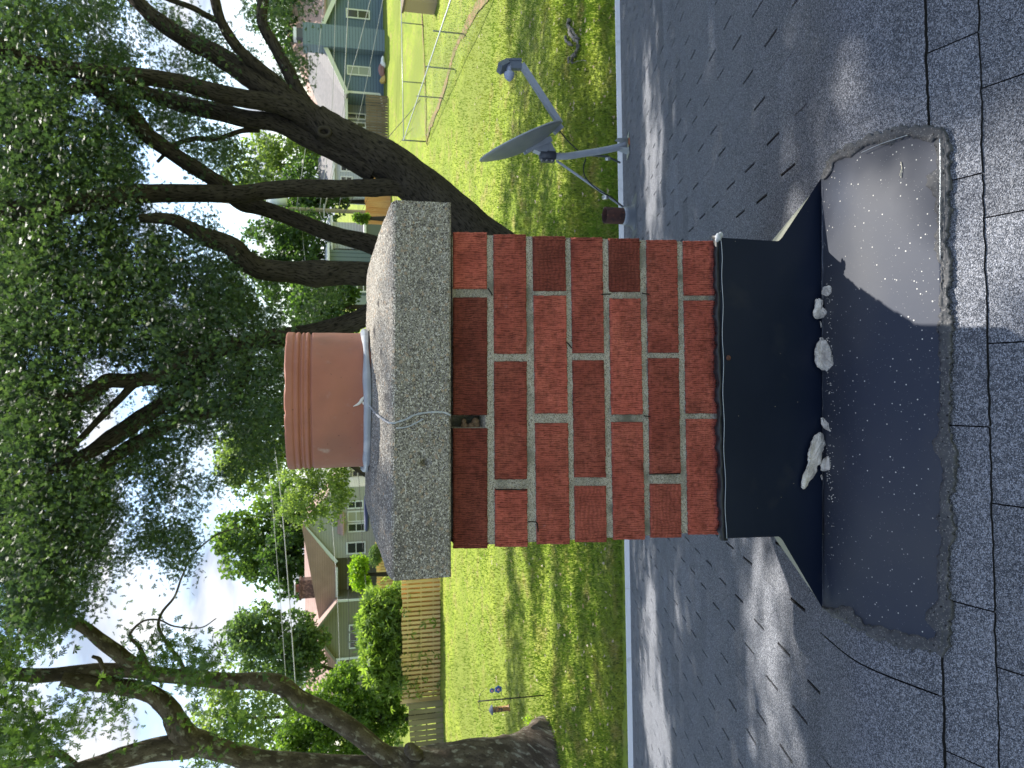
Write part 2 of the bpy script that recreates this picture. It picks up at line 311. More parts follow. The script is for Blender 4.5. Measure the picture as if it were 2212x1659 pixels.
# dirt strips below the wire fence
def strip(name, pts, wpx, label):
    c = catmull([PG(*p) for p in pts], 12); T = np.gradient(c, axis=0); nrm = np.c_[-T[:, 1], T[:, 0], T[:, 2] * 0]; nrm /= np.linalg.norm(nrm, axis=1)[:, None]
    V = []; Fc = []
    for i in range(len(c)):
        wl = wpx * (.6 + .9 * vnoise([[i * .6, 1.]])[0]); wr = wpx * (.6 + .9 * vnoise([[i * .6, 9.]])[0])
        a = c[i] - nrm[i] * wl; b = c[i] + nrm[i] * wr; V += [[a[0], a[1], gz(a[1]) + .035], [b[0], b[1], gz(b[1]) + .035]]
        if i: Fc.append((2 * i - 2, 2 * i - 1, 2 * i + 1, 2 * i))
    o = npm(name, V, Fc, M['soil']); return tag(o, label, 'dirt', kind='structure')
strip('dirt_strip', [(1062, -20), (1020, 40), (985, 110), (972, 160), (954, 214), (932, 270), (922, 305)], .19, 'worn brown dirt strip under the slanting wire fence')
strip('dirt_strip', [(912, -20), (914, 60), (918, 150), (920, 220), (921, 300)], .14, 'thin pale dirt line under the far wire fence')
# grass blades over the nearer lawn
n = 150000
vx = 868 + (1345 - 868) * RNG.random(n) ** .85; vy = -60 + 1780 * RNG.random(n)
d = CXv[None] * ((vx - CX) / FPX)[:, None] + CYv[None] * ((CY - vy) / FPX)[:, None] + Fv[None]; t = -CAMH / d[:, 2]; B = d * t[:, None]; B = B[B[:, 1] < 42]; n = len(B)
hgt = (.035 + .06 * RNG.random(n)) * (.6 + .9 * vnoise(B[:, :2] * .8, 3)); an = RNG.random(n) * 6.28; lean = (RNG.random((n, 2)) - .5) * .06; wd = .010 + .008 * RNG.random(n)
gzz = (fbm(np.c_[B[:, 0] * .35, B[:, 1] * .35], 3) - .45) * .10 - .006
b0 = np.c_[B[:, 0] - np.cos(an) * wd, B[:, 1] - np.sin(an) * wd, gzz]; b1 = np.c_[B[:, 0] + np.cos(an) * wd, B[:, 1] + np.sin(an) * wd, gzz]; b2 = np.c_[B[:, 0] + lean[:, 0], B[:, 1] + lean[:, 1], gzz + hgt]
V = np.stack([b0, b1, b2], 1).reshape(-1, 3); o = npm('grass', V, np.arange(3 * n).reshape(-1, 3), M['blade']); tag(o, 'short mown grass blades covering the yard', 'grass', kind='stuff')
# fallen leaves and litter on the lawn
mb = MB()
for i in range(420):
    x, y = 1000 + 330 * random.random(), random.choice([random.uniform(0, 500), random.uniform(1170, 1650)]); p = PZ(x, y, .05); a = random.random() * 6.28; s = random.uniform(.03, .07)
    mb.poly([p + np.array([math.cos(a) * s, math.sin(a) * s, .02]), p + np.array([-math.sin(a) * s * .5, math.cos(a) * s * .5, .0]), p + np.array([-math.cos(a) * s, -math.sin(a) * s, .03]), p + np.array([math.sin(a) * s * .5, -math.cos(a) * s * .5, .01])])
tag(mb.build('leaf_litter', mat('litter', (.42, .36, .26), .9, .1, noise=[(3, (.3, .22, .12), .45, .6)])), 'dry leaves and scraps scattered on the lawn', 'leaf litter', kind='stuff')
# ------------------------------------------------------------------ the house we stand on
house = empty('house', (0, 3.5, 0), 'house in the foreground with grey shingled roof and red brick chimney', 'house')
XL, XR = -6.2, 6.2
def rp(X, q, off=0.0):
    Y = q + SK * X; return (X, Y, float(zr(X, Y)) + off)
EQ = 6.86
# near-black sheet follows the roof; its colour puts shade into the slots
qs = np.r_[np.linspace(-1.0, 1.2, 8), np.linspace(1.25, 1.95, 30), np.linspace(2.1, EQ, 14)]; X2 = np.linspace(XL, XR, 25)
V = [rp(x, q, -.004) for q in qs for x in X2]; idx = np.arange(len(V)).reshape(len(qs), len(X2))
roof = npm('roof', V, np.stack([idx[:-1, :-1], idx[:-1, 1:], idx[1:, 1:], idx[1:, :-1]], -1).reshape(-1, 4), M['asphalt_shade'], house, sm=True)
mb = MB(); eb = MB()
TT = []
def tabn(x0, x1, qa, qb, oa, ob):      # near tab: butt edge slightly ragged
    b0 = len(mb.v); m = max(2, int((x1 - x0) / .012)); X_ = np.linspace(x0, x1, m + 1); jq = (fbm(np.c_[X_ * 22 + qa * 50, X_ * 0], 3, 61) - .45) * .005 + (RNG.random(m + 1) - .5) * .0022; jo = (fbm(np.c_[X_ * 7 + qa * 9, X_ * 0 + 3], 2, 62) - .4) * .004
    A_ = [rp(x, qa, oa) for x in X_]; B_ = [rp(x, qb + j, ob + o) for x, j, o in zip(X_, jq, jo)]; n_ = m + 1
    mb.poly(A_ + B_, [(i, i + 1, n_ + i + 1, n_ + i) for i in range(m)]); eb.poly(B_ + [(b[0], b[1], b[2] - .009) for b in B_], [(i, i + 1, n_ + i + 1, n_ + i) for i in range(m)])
    TT.extend([random.uniform(.86, 1.10)] * (len(mb.v) - b0))
def tab(*a, **k):
    b0 = len(mb.v); tab_(*a, **k); TT.extend([random.choice([1, 1, random.uniform(.80, 1.16)])] * (len(mb.v) - b0))
def tab_(x0, x1, qa, qb, oa, ob, nseg=1, wav=True):   # one shingle tab from its covered edge qa to its butt qb
    jit = random.uniform(-.0006, .0012) if wav else 0
    top = []; bot = []; m = max(1, nseg)
    for i in range(m + 1):
        t = i / m; q = qa + (qb - qa) * t; of = oa + (ob - oa) * t + jit
        top.append((rp(x0, q, of), rp(x1, q, of)))
    for i in range(m): mb.poly([top[i][0], top[i][1], top[i + 1][1], top[i + 1][0]], sm=m > 1)
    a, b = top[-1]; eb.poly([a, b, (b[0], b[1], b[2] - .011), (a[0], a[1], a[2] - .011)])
    for s in (0, 1):
        a, b = top[0][s], top[-1][s]
        if m == 1: mb.poly([a, b, (b[0], b[1], b[2] - .006), (a[0], a[1], a[2] - .006)])
q = 1.80; k = 0; EXPO = .137
while q < EQ - .01:
    qb = min(q + EXPO, EQ) + random.uniform(-.002, .002); off = ((k * .167 + (k % 2) * .02) % .333) + random.uniform(-.01, .01); x = XL - .333 + off
    while x < XR:
        x1 = x + .333; gap = .0095 if random.random() > .12 else .001
        if x1 - gap > XL: tab(max(x, XL) + .0005, min(x1 - gap, XR), q, qb, .001, .0045)
        x = x1
    q += EXPO; k += 1
def cuts(c, lo=XL, hi=XR):
    c = sorted(c); o = [lo] + c + [hi]; return list(zip(o[:-1], o[1:]))
wrap = [-.70, -1.045, -1.38, -1.71, -2.05, -2.4, 1.32, 1.65, 1.98, 2.3]
for a, b in cuts(wrap): tab(a + .002, b - .002, 1.83, 1.40, .006, .0090, 26, False)
for a, b in cuts(wrap): tabn(a + .002, b - .002, 1.405, 1.384, .0086, .0092)
for a, b in cuts([.735, .435, -.10, -.485, -.82, -1.15, 1.07, 1.4]): tabn(a + .0015, b - .0015, 1.40, 1.276, .001, .0062)
for a, b in cuts([.615, .34, .075, -.26, -.6, -.93, -1.27, .95, 1.28]): tabn(a + .0015, b - .0015, 1.28, 1.165, .001, .0060)
q = 1.165
while q > -.9:
    of = random.random() * .33
    for a, b in cuts([XL + of + i * .333 for i in range(37)]): tab(a + .0015, b - .0015, q, q - .115, .001, .0045)
    q -= .115
sh_ = mb.build('shingles', M['shingle'], roof); attr(sh_, 'tone', TT)
nt = M['shingle'].node_tree; at = N(nt, 'ShaderNodeAttribute', attribute_name='tone'); b_ = nt.nodes['Principled BSDF']; x_ = N(nt, 'ShaderNodeMix', data_type='RGBA', blend_type='MULTIPLY'); x_.inputs[0].default_value = 1
nt.links.new(b_.inputs['Base Color'].links[0].from_socket, x_.inputs[6]); nt.links.new(at.outputs['Fac'], x_.inputs[7]); nt.links.new(x_.outputs[2], b_.inputs['Base Color']); eb.build('shingle_edges', M['asphalt_shade'], roof)
# drip edge and gutter
mb = MB()
for i in range(12):
    xa = XL + (XR - XL) * i / 12; xb = XL + (XR - XL) * (i + 1) / 12 - .003
    p = [rp(xa, EQ - .004, .006), rp(xb, EQ - .004, .006), rp(xb, EQ + .020, .004), rp(xa, EQ + .020, .004)]
    lo = [(a[0], a[1], a[2] - .03) for a in p]; mb.hexa(lo + p)
mb.build('drip_edge', M['white'], roof)
mb = MB()
for i in range(6):
    xa = XL + (XR - XL) * i / 6; xb = XL + (XR - XL) * (i + 1) / 6 - .004
    prof = [(EQ + .05, -.02), (EQ + .05, -.13), (EQ + .15, -.13), (EQ + .17, -.04), (EQ + .17, -.012), (EQ + .155, -.012), (EQ + .155, -.045), (EQ + .14, -.118), (EQ + .062, -.118), (EQ + .062, -.02)]
    za = rp(xa, EQ)[2]; A = [(xa, qq + SK * xa, za + h) for qq, h in prof]; Bq = [(xb, qq + SK * xb, za + h) for qq, h in prof]; m = len(prof)
    mb.poly(A + Bq, [(j, (j + 1) % m, m + (j + 1) % m, m + j) for j in range(m)] + [tuple(range(m))[::-1], tuple(range(m, 2 * m))])
mb.build('gutter', M['white'], house)
mb = MB(); mb.box(XL + .4, XR - .4, -3.4, 6.35, 0, 2.30); mb.build('wall', M['wallpaint'], house)
# ---- chimney
YB = 1.77
cc = lambda a, b: (987.5 + .4464 * a, 466.3 + .4464 * b)      # survey coordinates of the brick face
rows = [((-16, -16), (145, 148)), ((180, 188), (335, 342)), ((370, 390), (525, 547)), ((555, 577), (705, 727)), ((737, 762), (885, 912)), ((922, 943), (1067, 1090)), ((1098, 1125), (1245, 1272)), ((1278, 1305), (1425, 1450)), ((1458, 1485), (1600, 1625)), ((1632, 1658), (1775, 1800))]
heads = [[(350, 395), (965, 1030)], [(665, 705), (1275, 1325)], [(360, 385), (955, 1005)], [(662, 700), (1265, 1310)], [(365, 400), (960, 1000)], [(660, 690), (1250, 1300)], [(382, 410), (955, 985)], [(662, 695), (1255, 1295)], [(370, 400), (955, 990)], [(662, 695), (1250, 1290)]]
edges = [(76, 1612), (86, 1605), (95, 1592), (101, 1582), (106, 1570), (114, 1560), (118, 1545), (122, 1535), (126, 1525), (130, 1515)]
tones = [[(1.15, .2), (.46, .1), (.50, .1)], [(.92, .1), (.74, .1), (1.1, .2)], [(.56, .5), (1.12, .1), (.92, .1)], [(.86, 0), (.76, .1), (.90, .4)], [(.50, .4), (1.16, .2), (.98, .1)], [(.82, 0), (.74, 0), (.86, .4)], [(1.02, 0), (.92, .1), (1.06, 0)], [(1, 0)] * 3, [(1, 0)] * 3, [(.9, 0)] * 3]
def cx_at(pair, yy): return pair[0] + (pair[1] - pair[0]) * (yy - 100) / 1480.0
BV = []; BF = []; BT = []
def brickgrid(c, tone, seed, hx, hz, axis='f', pat=0.):
    """c: four corners (z-top left, top right, bottom right, bottom left) ; a rough combed face with rounded arrises"""
    w_ = np.linalg.norm(c[1] - c[0]); h_ = np.linalg.norm(c[3] - c[0]); m = max(4, int(w_ / (.0016 if axis == 'f' else .006))); k_ = max(4, int(h_ / (.0022 if axis == 'f' else .006)))
    u, v = np.meshgrid(np.linspace(0, 1, m + 1), np.linspace(0, 1, k_ + 1)); P = (c[0][None, None] * ((1 - u) * (1 - v))[..., None] + c[1] * (u * (1 - v))[..., None] + c[2] * (u * v)[..., None] + c[3] * ((1 - u) * v)[..., None])
    uu = (u * w_).ravel(); vv = (v * h_).ravel(); s = seed * 17.3
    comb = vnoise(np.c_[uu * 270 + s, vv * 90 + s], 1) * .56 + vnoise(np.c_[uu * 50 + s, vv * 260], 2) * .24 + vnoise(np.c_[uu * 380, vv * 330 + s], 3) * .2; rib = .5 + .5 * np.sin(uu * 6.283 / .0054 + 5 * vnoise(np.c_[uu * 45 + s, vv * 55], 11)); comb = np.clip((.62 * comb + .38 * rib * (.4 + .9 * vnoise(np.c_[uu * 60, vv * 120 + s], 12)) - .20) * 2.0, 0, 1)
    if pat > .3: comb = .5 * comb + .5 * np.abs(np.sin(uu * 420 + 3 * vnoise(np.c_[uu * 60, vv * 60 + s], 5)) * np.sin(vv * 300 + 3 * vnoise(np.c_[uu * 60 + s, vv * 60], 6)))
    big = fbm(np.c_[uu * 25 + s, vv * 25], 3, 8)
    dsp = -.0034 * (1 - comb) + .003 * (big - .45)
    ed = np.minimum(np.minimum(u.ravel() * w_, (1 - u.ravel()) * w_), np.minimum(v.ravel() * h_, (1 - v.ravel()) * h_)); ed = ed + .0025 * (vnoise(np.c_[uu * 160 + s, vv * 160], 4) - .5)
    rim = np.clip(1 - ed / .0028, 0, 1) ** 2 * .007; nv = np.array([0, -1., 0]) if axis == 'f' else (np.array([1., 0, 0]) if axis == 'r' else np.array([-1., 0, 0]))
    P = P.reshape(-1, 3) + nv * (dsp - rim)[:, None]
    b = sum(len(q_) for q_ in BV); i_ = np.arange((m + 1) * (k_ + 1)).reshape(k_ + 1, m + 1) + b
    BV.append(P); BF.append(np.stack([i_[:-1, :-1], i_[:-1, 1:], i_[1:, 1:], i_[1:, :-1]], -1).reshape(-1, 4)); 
    tt = tone * (.44 + .68 * np.clip(comb * 1.4, 0, 1)) * (1 - .22 * np.clip((.5 - big) * 4, 0, 1)); BT.append(tt)  # shade of grooves and hollows is put into the brick tone
levels = []
for r_, ((t0, t1), (b0, b1)) in enumerate(rows):
    e0, e1 = edges[r_]; bounds = [e0] + [q_ for h_ in heads[r_] for q_ in h_] + [e1]
    for j in range(3):
        y0, y1 = bounds[2 * j], bounds[2 * j + 1]
        y0, y1 = y0 - (2.2 if j else 0), y1 + (2.2 if j < 2 and not (r_ == 0 and j == 1) else 0); e_ = 2.5
        c = [PY(*cc(cx_at((t0, t1), y1) - e_, y1), YB), PY(*cc(cx_at((t0, t1), y0) - e_, y0), YB), PY(*cc(cx_at((b0, b1), y0) + e_, y0), YB), PY(*cc(cx_at((b0, b1), y1) + e_, y1), YB)]
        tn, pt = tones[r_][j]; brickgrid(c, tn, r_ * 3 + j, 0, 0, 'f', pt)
    levels.append((PY(*cc(cx_at((t0, t1), 850), 850), YB)[2], PY(*cc(cx_at((b0, b1), 850), 850), YB)[2], PY(*cc(600, e1), YB)[0] * 0 + PY(*cc(t1, e1), YB)[0], PY(*cc(t0, e0), YB)[0]))
YE = 2.46
for r_, (zt, zb, xl, xr) in enumerate(levels):      # flank bricks, the face bricks turn the corner
    segs = [(YB, YB + .155), (YB + .165, YB + .46), (YB + .47, YE)] if r_ % 2 == 0 else [(YB, YB + .30), (YB + .31, YB + .60), (YB + .61, YE)]
    for (a, b) in segs:
        brickgrid([np.array([xr, a, zt]), np.array([xr, b, zt]), np.array([xr, b, zb]), np.array([xr, a, zb])], .85 + .3 * random.random(), r_ + a * 9, 0, 0, 'r')
        brickgrid([np.array([xl, b, zt]), np.array([xl, a, zt]), np.array([xl, a, zb]), np.array([xl, b, zb])], .85 + .3 * random.random(), r_ + a * 7, 0, 0, 'l')
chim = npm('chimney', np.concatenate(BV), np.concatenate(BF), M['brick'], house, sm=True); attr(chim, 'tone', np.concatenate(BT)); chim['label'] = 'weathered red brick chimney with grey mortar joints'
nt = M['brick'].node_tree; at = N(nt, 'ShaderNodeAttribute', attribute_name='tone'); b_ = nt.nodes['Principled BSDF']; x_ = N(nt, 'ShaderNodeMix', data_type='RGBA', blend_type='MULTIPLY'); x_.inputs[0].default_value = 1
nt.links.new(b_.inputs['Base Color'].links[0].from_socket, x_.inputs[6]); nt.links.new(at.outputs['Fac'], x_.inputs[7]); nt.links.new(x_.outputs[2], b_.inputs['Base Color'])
# mortar bed behind the bricks, open hole in one head joint of the top course
xl0, xr0 = levels[0][2], levels[0][3]; xl1, xr1 = levels[-1][2], levels[-1][3]; zt0 = levels[0][0]; zb1 = levels[-1][1]
m, k_ = 260, 330; u, v = np.meshgrid(np.linspace(0, 1, m + 1), np.linspace(0, 1, k_ + 1)); v = v ** 1.0
Xl = xl0 + (xl1 - xl0) * v + .004; Xr = xr0 + (xr1 - xr0) * v - .004; PX = Xl + (Xr - Xl) * u; PZm = zt0 + (zb1 - zt0) * v
nz = fbm(np.c_[PX.ravel() * 90, PZm.ravel() * 90], 3, 21).reshape(PX.shape); PYm = YB + .0085 - .005 * (nz - .45) + .006 * np.clip((fbm(np.c_[PX.ravel() * 14, PZm.ravel() * 22], 2, 31).reshape(PX.shape) - .5) * 5, 0, 1)
hA = PY(*cc(0, 1030), YB); hB = PY(*cc(135, 966), YB); inh = (PX > hA[0]) & (PX < hB[0]) & (PZm > hB[2]) 
PYm = np.where(inh, YB + .15 + .03 * (nz - .4), PYm)
i_ = np.arange((m + 1) * (k_ + 1)).reshape(k_ + 1, m + 1)
npm('mortar', np.c_[PX.ravel(), PYm.ravel(), PZm.ravel()], np.stack([i_[:-1, :-1], i_[:-1, 1:], i_[1:, 1:], i_[1:, :-1]], -1).reshape(-1, 4), M['mortar'], chim, sm=True)
mb = MB(); mb.hexa([(xl1 + .006, YB + .09, zb1), (xr1 - .006, YB + .09, zb1), (xr1 - .006, YE, zb1), (xl1 + .006, YE, zb1), (xl0 + .006, YB + .09, zt0 + .004), (xr0 - .006, YB + .09, zt0 + .004), (xr0 - .006, YE, zt0 + .004), (xl0 + .006, YE, zt0 + .004)])
for (xa, xb, s) in ((xl0 + .006, xl1 + .006, -1), (xr0 - .006, xr1 - .006, 1)):
    mb.poly([(xa, YB + .008, zt0), (xa, YB + .1, zt0), (xb, YB + .1, zb1), (xb, YB + .008, zb1)])
mb.build('mortar_core', M['mortar'], chim)
# hairline cracks between brick and mortar
mb = MB()
for pts in ([(150, 350), (165, 372), (170, 385)], [(185, 1324), (340, 1326)], [(343, 1480), (385, 1485), (390, 1530)], [(895, 375), (930, 380)], [(700, 380), (745, 378)], [(530, 610), (555, 640)], [(930, 1250), (1080, 1248)], [(905, 968), (935, 972)]):
    mb = MB(); P_ = catmull([PY(*cc(*p), YB - .0015) for p in pts], 5); P_[:, 2] += .0015 * (RNG.random(len(P_)) - .5); mb.tube(P_, .0016, 5); mb.build('crack', M['soot'], chim)
# cap
YC = 1.72; c0 = PY(850, 1255, YC); c1 = PY(853, 432, YC); cb0 = PY(975, 1253, YC); cb1 = PY(975, 434, YC)
m, k_ = 300, 220; YCB = 2.52
u, v = np.meshgrid(np.linspace(0, 1, m + 1), np.linspace(0, 1, k_ + 1)); XC = c0[0] + (c1[0] - c0[0]) * u; YY = YC + (YCB - YC) * v; zed = c0[2] + (c1[2] - c0[2]) * u
du = np.minimum(u, 1 - u) * (c1[0] - c0[0]); dv = np.minimum(v * (YCB - YC), (1 - v) * (YCB - YC)); h1 = np.clip(du / .11, 0, 1); h2 = np.clip(dv / .22, 0, 1); h1 = 1 - (1 - h1) ** 1.5
rough = (fbm(np.c_[XC.ravel() * 150, YY.ravel() * 150], 3, 41).reshape(XC.shape) - .45) * .004 + (fbm(np.c_[XC.ravel() * 16, YY.ravel() * 16], 3, 42).reshape(XC.shape) - .45) * .008
ZC = zed + .036 * np.minimum(h1, h2) ** .9 + .004 + rough - np.clip(1 - np.minimum(du, dv) / .006, 0, 1) ** 2 * .006
V = [np.c_[XC.ravel(), YY.ravel(), ZC.ravel()]]; i_ = np.arange((m + 1) * (k_ + 1)).reshape(k_ + 1, m + 1); Fc = [np.stack([i_[:-1, :-1], i_[:-1, 1:], i_[1:, 1:], i_[1:, :-1]], -1).reshape(-1, 4)]
# front face of the cap
kf = 56; u, v = np.meshgrid(np.linspace(0, 1, m + 1), np.linspace(0, 1, kf + 1)); top = ZC[0][None]; zb_ = (cb0[2] + (cb1[2] - cb0[2]) * u); XF = XC[0][None] + 0 * u
ZF = top + (zb_ - top) * v; rg = (fbm(np.c_[XF.ravel() * 150, ZF.ravel() * 150], 3, 43).reshape(XF.shape) - .45) * .005 + (fbm(np.c_[XF.ravel() * 12, ZF.ravel() * 12], 3, 44).reshape(XF.shape) - .45) * .006
edge = np.clip(1 - np.minimum(v, 1 - v) * .14 / .006, 0, 1) ** 2 * .006; YF = YC - rg * np.clip(np.minimum(v, 1 - v) * 20, 0, 1) + edge * (v > 0) * (v > .5)
pit = np.exp(-(((XF - PY(918, 1000, YC)[0]) / .0075) ** 2 + ((ZF - PY(918, 1000, YC)[2]) / .009) ** 2)); YF = YF + pit * .024
b = len(V[0]); V.append(np.c_[XF.ravel(), YF.ravel(), ZF.ravel()]); i_ = np.arange((m + 1) * (kf + 1)).reshape(kf + 1, m + 1) + b; Fc.append(np.stack([i_[:-1, :-1], i_[1:, :-1], i_[1:, 1:], i_[:-1, 1:]], -1).reshape(-1, 4))
b += (m + 1) * (kf + 1)
for s in (0, -1):
    e = np.c_[XC[:, s], YY[:, s], ZC[:, s]]; lo = e.copy(); lo[:, 2] = (cb0 if s == 0 else cb1)[2]; V += [e, lo]; q_ = np.arange(k_); Fc.append(np.stack([b + q_, b + q_ + 1, b + k_ + 1 + q_ + 1, b + k_ + 1 + q_], -1)); b += 2 * (k_ + 1)
zc = cb0[2]; V.append(np.array([[c0[0], YC + .005, zc], [c1[0], YC + .005, zc], [c1[0], YCB, zc], [c0[0], YCB, zc], [c0[0], YCB, ZC[-1, 0]], [c1[0], YCB, ZC[-1, -1]]])); Fc.append(np.array([[b + 3, b + 2, b + 1, b], [b + 3, b + 4, b + 5, b + 2]]))
cap = npm('chimney_cap', np.concatenate(V), np.concatenate(Fc), M['concrete'], chim, sm=False)
def capz(X, Y):
    du = min(X - c0[0], c1[0] - X); dv = min(Y - YC, YCB - Y); h1 = 1 - (1 - min(1, max(0, du / .11))) ** 1.5; h2 = min(1, max(0, dv / .22))
    return c0[2] + .04 + .036 * (min(h1, h2) ** .9 - 1) + .001
# flue pot: clay sleeve with rim band and grooves
PXc, PYc, PR_ = -.040, 2.125, .187; zb0 = PY(812, 859, PYc - PR_)[2] - .02; zt_ = PY(613, 859, PYc - PR_)[2]
gr = [PY(v_, 859, PYc - PR_)[2] for v_ in (634, 647, 657, 669)]
prof = [(PR_ - .001, zb0)]
zz = zb0 + .01
while zz < zt_ - .004:
    r0 = PR_ + (.0012 if zz > gr[3] else 0) + (.0006 if zz > gr[1] else 0)
    for i, g_ in enumerate(gr): r0 -= (.0058 if i in (1, 3) else .0028) * math.exp(-((zz - g_) / .0032) ** 2)
    prof.append((r0, zz)); zz += .0012 if zz > gr[3] - .02 else .01
prof += [(PR_ + .0015, zt_ - .003), (PR_ - .001, zt_), (PR_ - .016, zt_), (PR_ - .018, zt_ - .004), (PR_ - .018, zb0)]
ns = 128; V = []; 
for i, (r0, z_) in enumerate(prof):
    for j in range(ns):
        a = 2 * math.pi * j / ns; dr = .0018 * (vnoise([[math.cos(a) * 6 + 9, math.sin(a) * 6 + 9, z_ * 20]], 5)[0] - .5); ch = -.004 * max(0, vnoise([[a * 9, 3.]], 6)[0] - .8) * 5 if abs(z_ - zt_) < .004 else 0
        V.append((PXc + (r0 + dr + ch) * math.cos(a), PYc + (r0 + dr + ch) * math.sin(a), z_ + ch))
Fc = [(i * ns + j, i * ns + (j + 1) % ns, (i + 1) * ns + (j + 1) % ns, (i + 1) * ns + j) for i in range(len(prof) - 1) for j in range(ns)]
npm('flue_pot', V, Fc, M['clay'], chim, sm=True)
mb = MB(); mb.tube([(PXc, PYc, zb0), (PXc, PYc, zb0 + .03)], PR_ - .02, 32); mb.build('flue_soot', M['soot'], chim)
mb = MB(); pts = []; rr = []
for j in range(97):
    a = 2 * math.pi * j / 96; w_ = vnoise([[math.cos(a) * 3 + 5, math.sin(a) * 3 + 5]], 9)[0]; R_ = PR_ + .004; x, y = PXc + R_ * math.cos(a), PYc + R_ * math.sin(a); pts.append((x, y, capz(x, y) + .004)); rr.append(.006 + .008 * w_)
mb.tube(pts, rr, 10, False)
pts = catmull([(810, 872), (826, 893), (840, 905), (850, 913)], 8); P_ = []
for p in pts:
    Y_ = YC + (850 - p[0]) / 40 * .22; q_ = PY(p[0], p[1], Y_); P_.append((q_[0], q_[1], capz(q_[0], q_[1]) + .002))
P_ += [PY(*p, YC - .002) for p in catmull([(853, 914), (864, 910), (879, 905), (897, 896), (916, 892), (940, 890), (960, 891), (974, 897)], 5)]
mb.tube(P_, [.0014 + .0020 * vnoise([[i * .35, 2.]])[0] for i in range(len(P_))], 8)
P_ = [PY(*p, YC - .001) for p in catmull([(856, 925), (880, 922), (900, 913), (915, 905)], 5)]; mb.tube(P_, .0018, 6)
mb.build('silicone_bead', M['sealant'], chim)
mb = MB()
for pts in ([(763, 878), (775, 872), (783, 863), (790, 850)], [(783, 868), (790, 875)], [(776, 871), (786, 857)]):
    P_ = [];
    for x, y in catmull(pts, 5):
        X = PY(x, y, PYc - PR_)[0]; Yp = PYc - math.sqrt(max(0, PR_ ** 2 - (X - PXc) ** 2)) - .001; P_.append(PY(x, y, Yp))
    mb.tube(P_, [max(.0008, .004 * math.sin(math.pi * (i + .5) / len(P_))) for i in range(len(P_))], 6)
mb.build('plaster_smear', M['plaster'], chim)
# hairline cracks and old lumps of mortar in the head-joint hole
mb = MB()
for i in range(7):
    p = PY(*cc(random.uniform(30, 125), random.uniform(975, 1022)), YB + .045); mb.ball(p, random.uniform(.006, .011), 5, (1, .8, .9))
mb.build('broken_mortar', M['farbrick'], chim)
# ---- flashing
YFl = 1.748
ft = [(1554, 513), (1560, 700), (1564, 900), (1568, 1163)]
m, k_ = 120, 60; V = []
Lh = [(1566, 1163), (1683, 1159), (1690, 1166), (1776, 1313)]; Rh = [(1553, 513), (1681, 521), (1688, 515), (1773, 386)]
def edgey(pts, x): 
    return float(np.interp(x, [p[0] for p in pts], [p[1] for p in pts]))
for i in range(k_ + 1):
    t = i / k_
    for j in range(m + 1):
        s = j / m; x = (1553 + 13 * s) * (1 - t) + (1774 + 2 * s) * t; yl, yr = edgey(Lh, x), edgey(Rh, x); y = yr + (yl - yr) * s
        p = PY(x, y, YFl + .004 * math.sin(s * 9) * (1 - t) ** 2 * .4); V.append(p)
i_ = np.arange(len(V)).reshape(k_ + 1, m + 1); Fc = np.stack([i_[:-1, :-1], i_[1:, :-1], i_[1:, 1:], i_[:-1, 1:]], -1).reshape(-1, 4)
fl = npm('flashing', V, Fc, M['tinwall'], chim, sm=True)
# apron over the ridge
OUTL = [(1775, 386, 1312), (1790, 352, 1322), (1800, 337, 1327), (1825, 322, 1338), (1850, 311, 1350), (1875, 300, 1366), (1900, 291, 1378), (1930, 284, 1385), (1960, 281, 1391), (1985, 280, 1396), (2010, 280, 1400), (2030, 283, 1403)]
V = []; k_ = 70; m = 110
for i in range(k_ + 1):
    x = 1774 + (2030 - 1774) * i / k_; yr = np.interp(x, [o[0] for o in OUTL], [o[1] for o in OUTL]); yl = np.interp(x, [o[0] for o in OUTL], [o[2] for o in OUTL])
    for j in range(m + 1):
        s = j / m; xx = x + (8 * s if i == 0 else 0) * 0 + 12 * math.sin(s * 3.14) * (i / k_); y = yr + (yl - yr) * s; V.append(PR(xx, y, .0125))
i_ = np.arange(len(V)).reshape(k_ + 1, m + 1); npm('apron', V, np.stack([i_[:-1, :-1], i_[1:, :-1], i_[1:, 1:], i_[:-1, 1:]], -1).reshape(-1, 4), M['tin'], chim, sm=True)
# metal lip, black sealant and screw
mb = MB(); P_ = [PY(np.interp(y, [513, 560, 900, 1163], [1556, 1560, 1563, 1569]) + 1.2 * math.sin(y * .05), y, YFl - .002) for y in np.linspace(513, 1163, 90)]
mb.tube(P_, .0009, 6); mb.build('lip', M['lip'], fl)
V = []; ncol = 160; offs = [(-1, 0), (-.75, .010), (-.35, .017), (0, .019), (.5, .010), (1, .003)]
for j in range(ncol + 1):
    y = 509 + (1168 - 509) * j / ncol; cxx = 1549 + 13 * j / ncol; up = 10 + 8 * (vnoise([[j * .35, 4.]])[0] - .5) + 4 * (vnoise([[j * 1.1, 4.]], 2)[0] - .5)
    for t_, h_ in offs: V.append(PY(cxx + (up * t_ if t_ < 0 else 10 * t_), y, YB - .001 - h_ * (.8 + .4 * vnoise([[j * .3, t_ * 2 + 7]])[0]) - .004))
i_ = np.arange(len(V)).reshape(ncol + 1, len(offs)); npm('caulk', V, np.stack([i_[:-1, :-1], i_[:-1, 1:], i_[1:, 1:], i_[1:, :-1]], -1).reshape(-1, 4), M['rubber'], fl, sm=True)
p = PY(1573.5, 773, YFl - .003); mb = MB(); mb.ball(p, .007, 8, (1, .5, 1)); mb.build('screw', M['rust'], fl)
mb = MB()
for p, r in ((PY(1552, 512, YFl - .004), .011), (PY(1557, 507, YFl), .008), (PY(1549, 518, YFl - .004), .007)): mb.ball(p, r, 6, (1, .6, .8))
mb.build('sealant_lump', M['sealant'], fl)
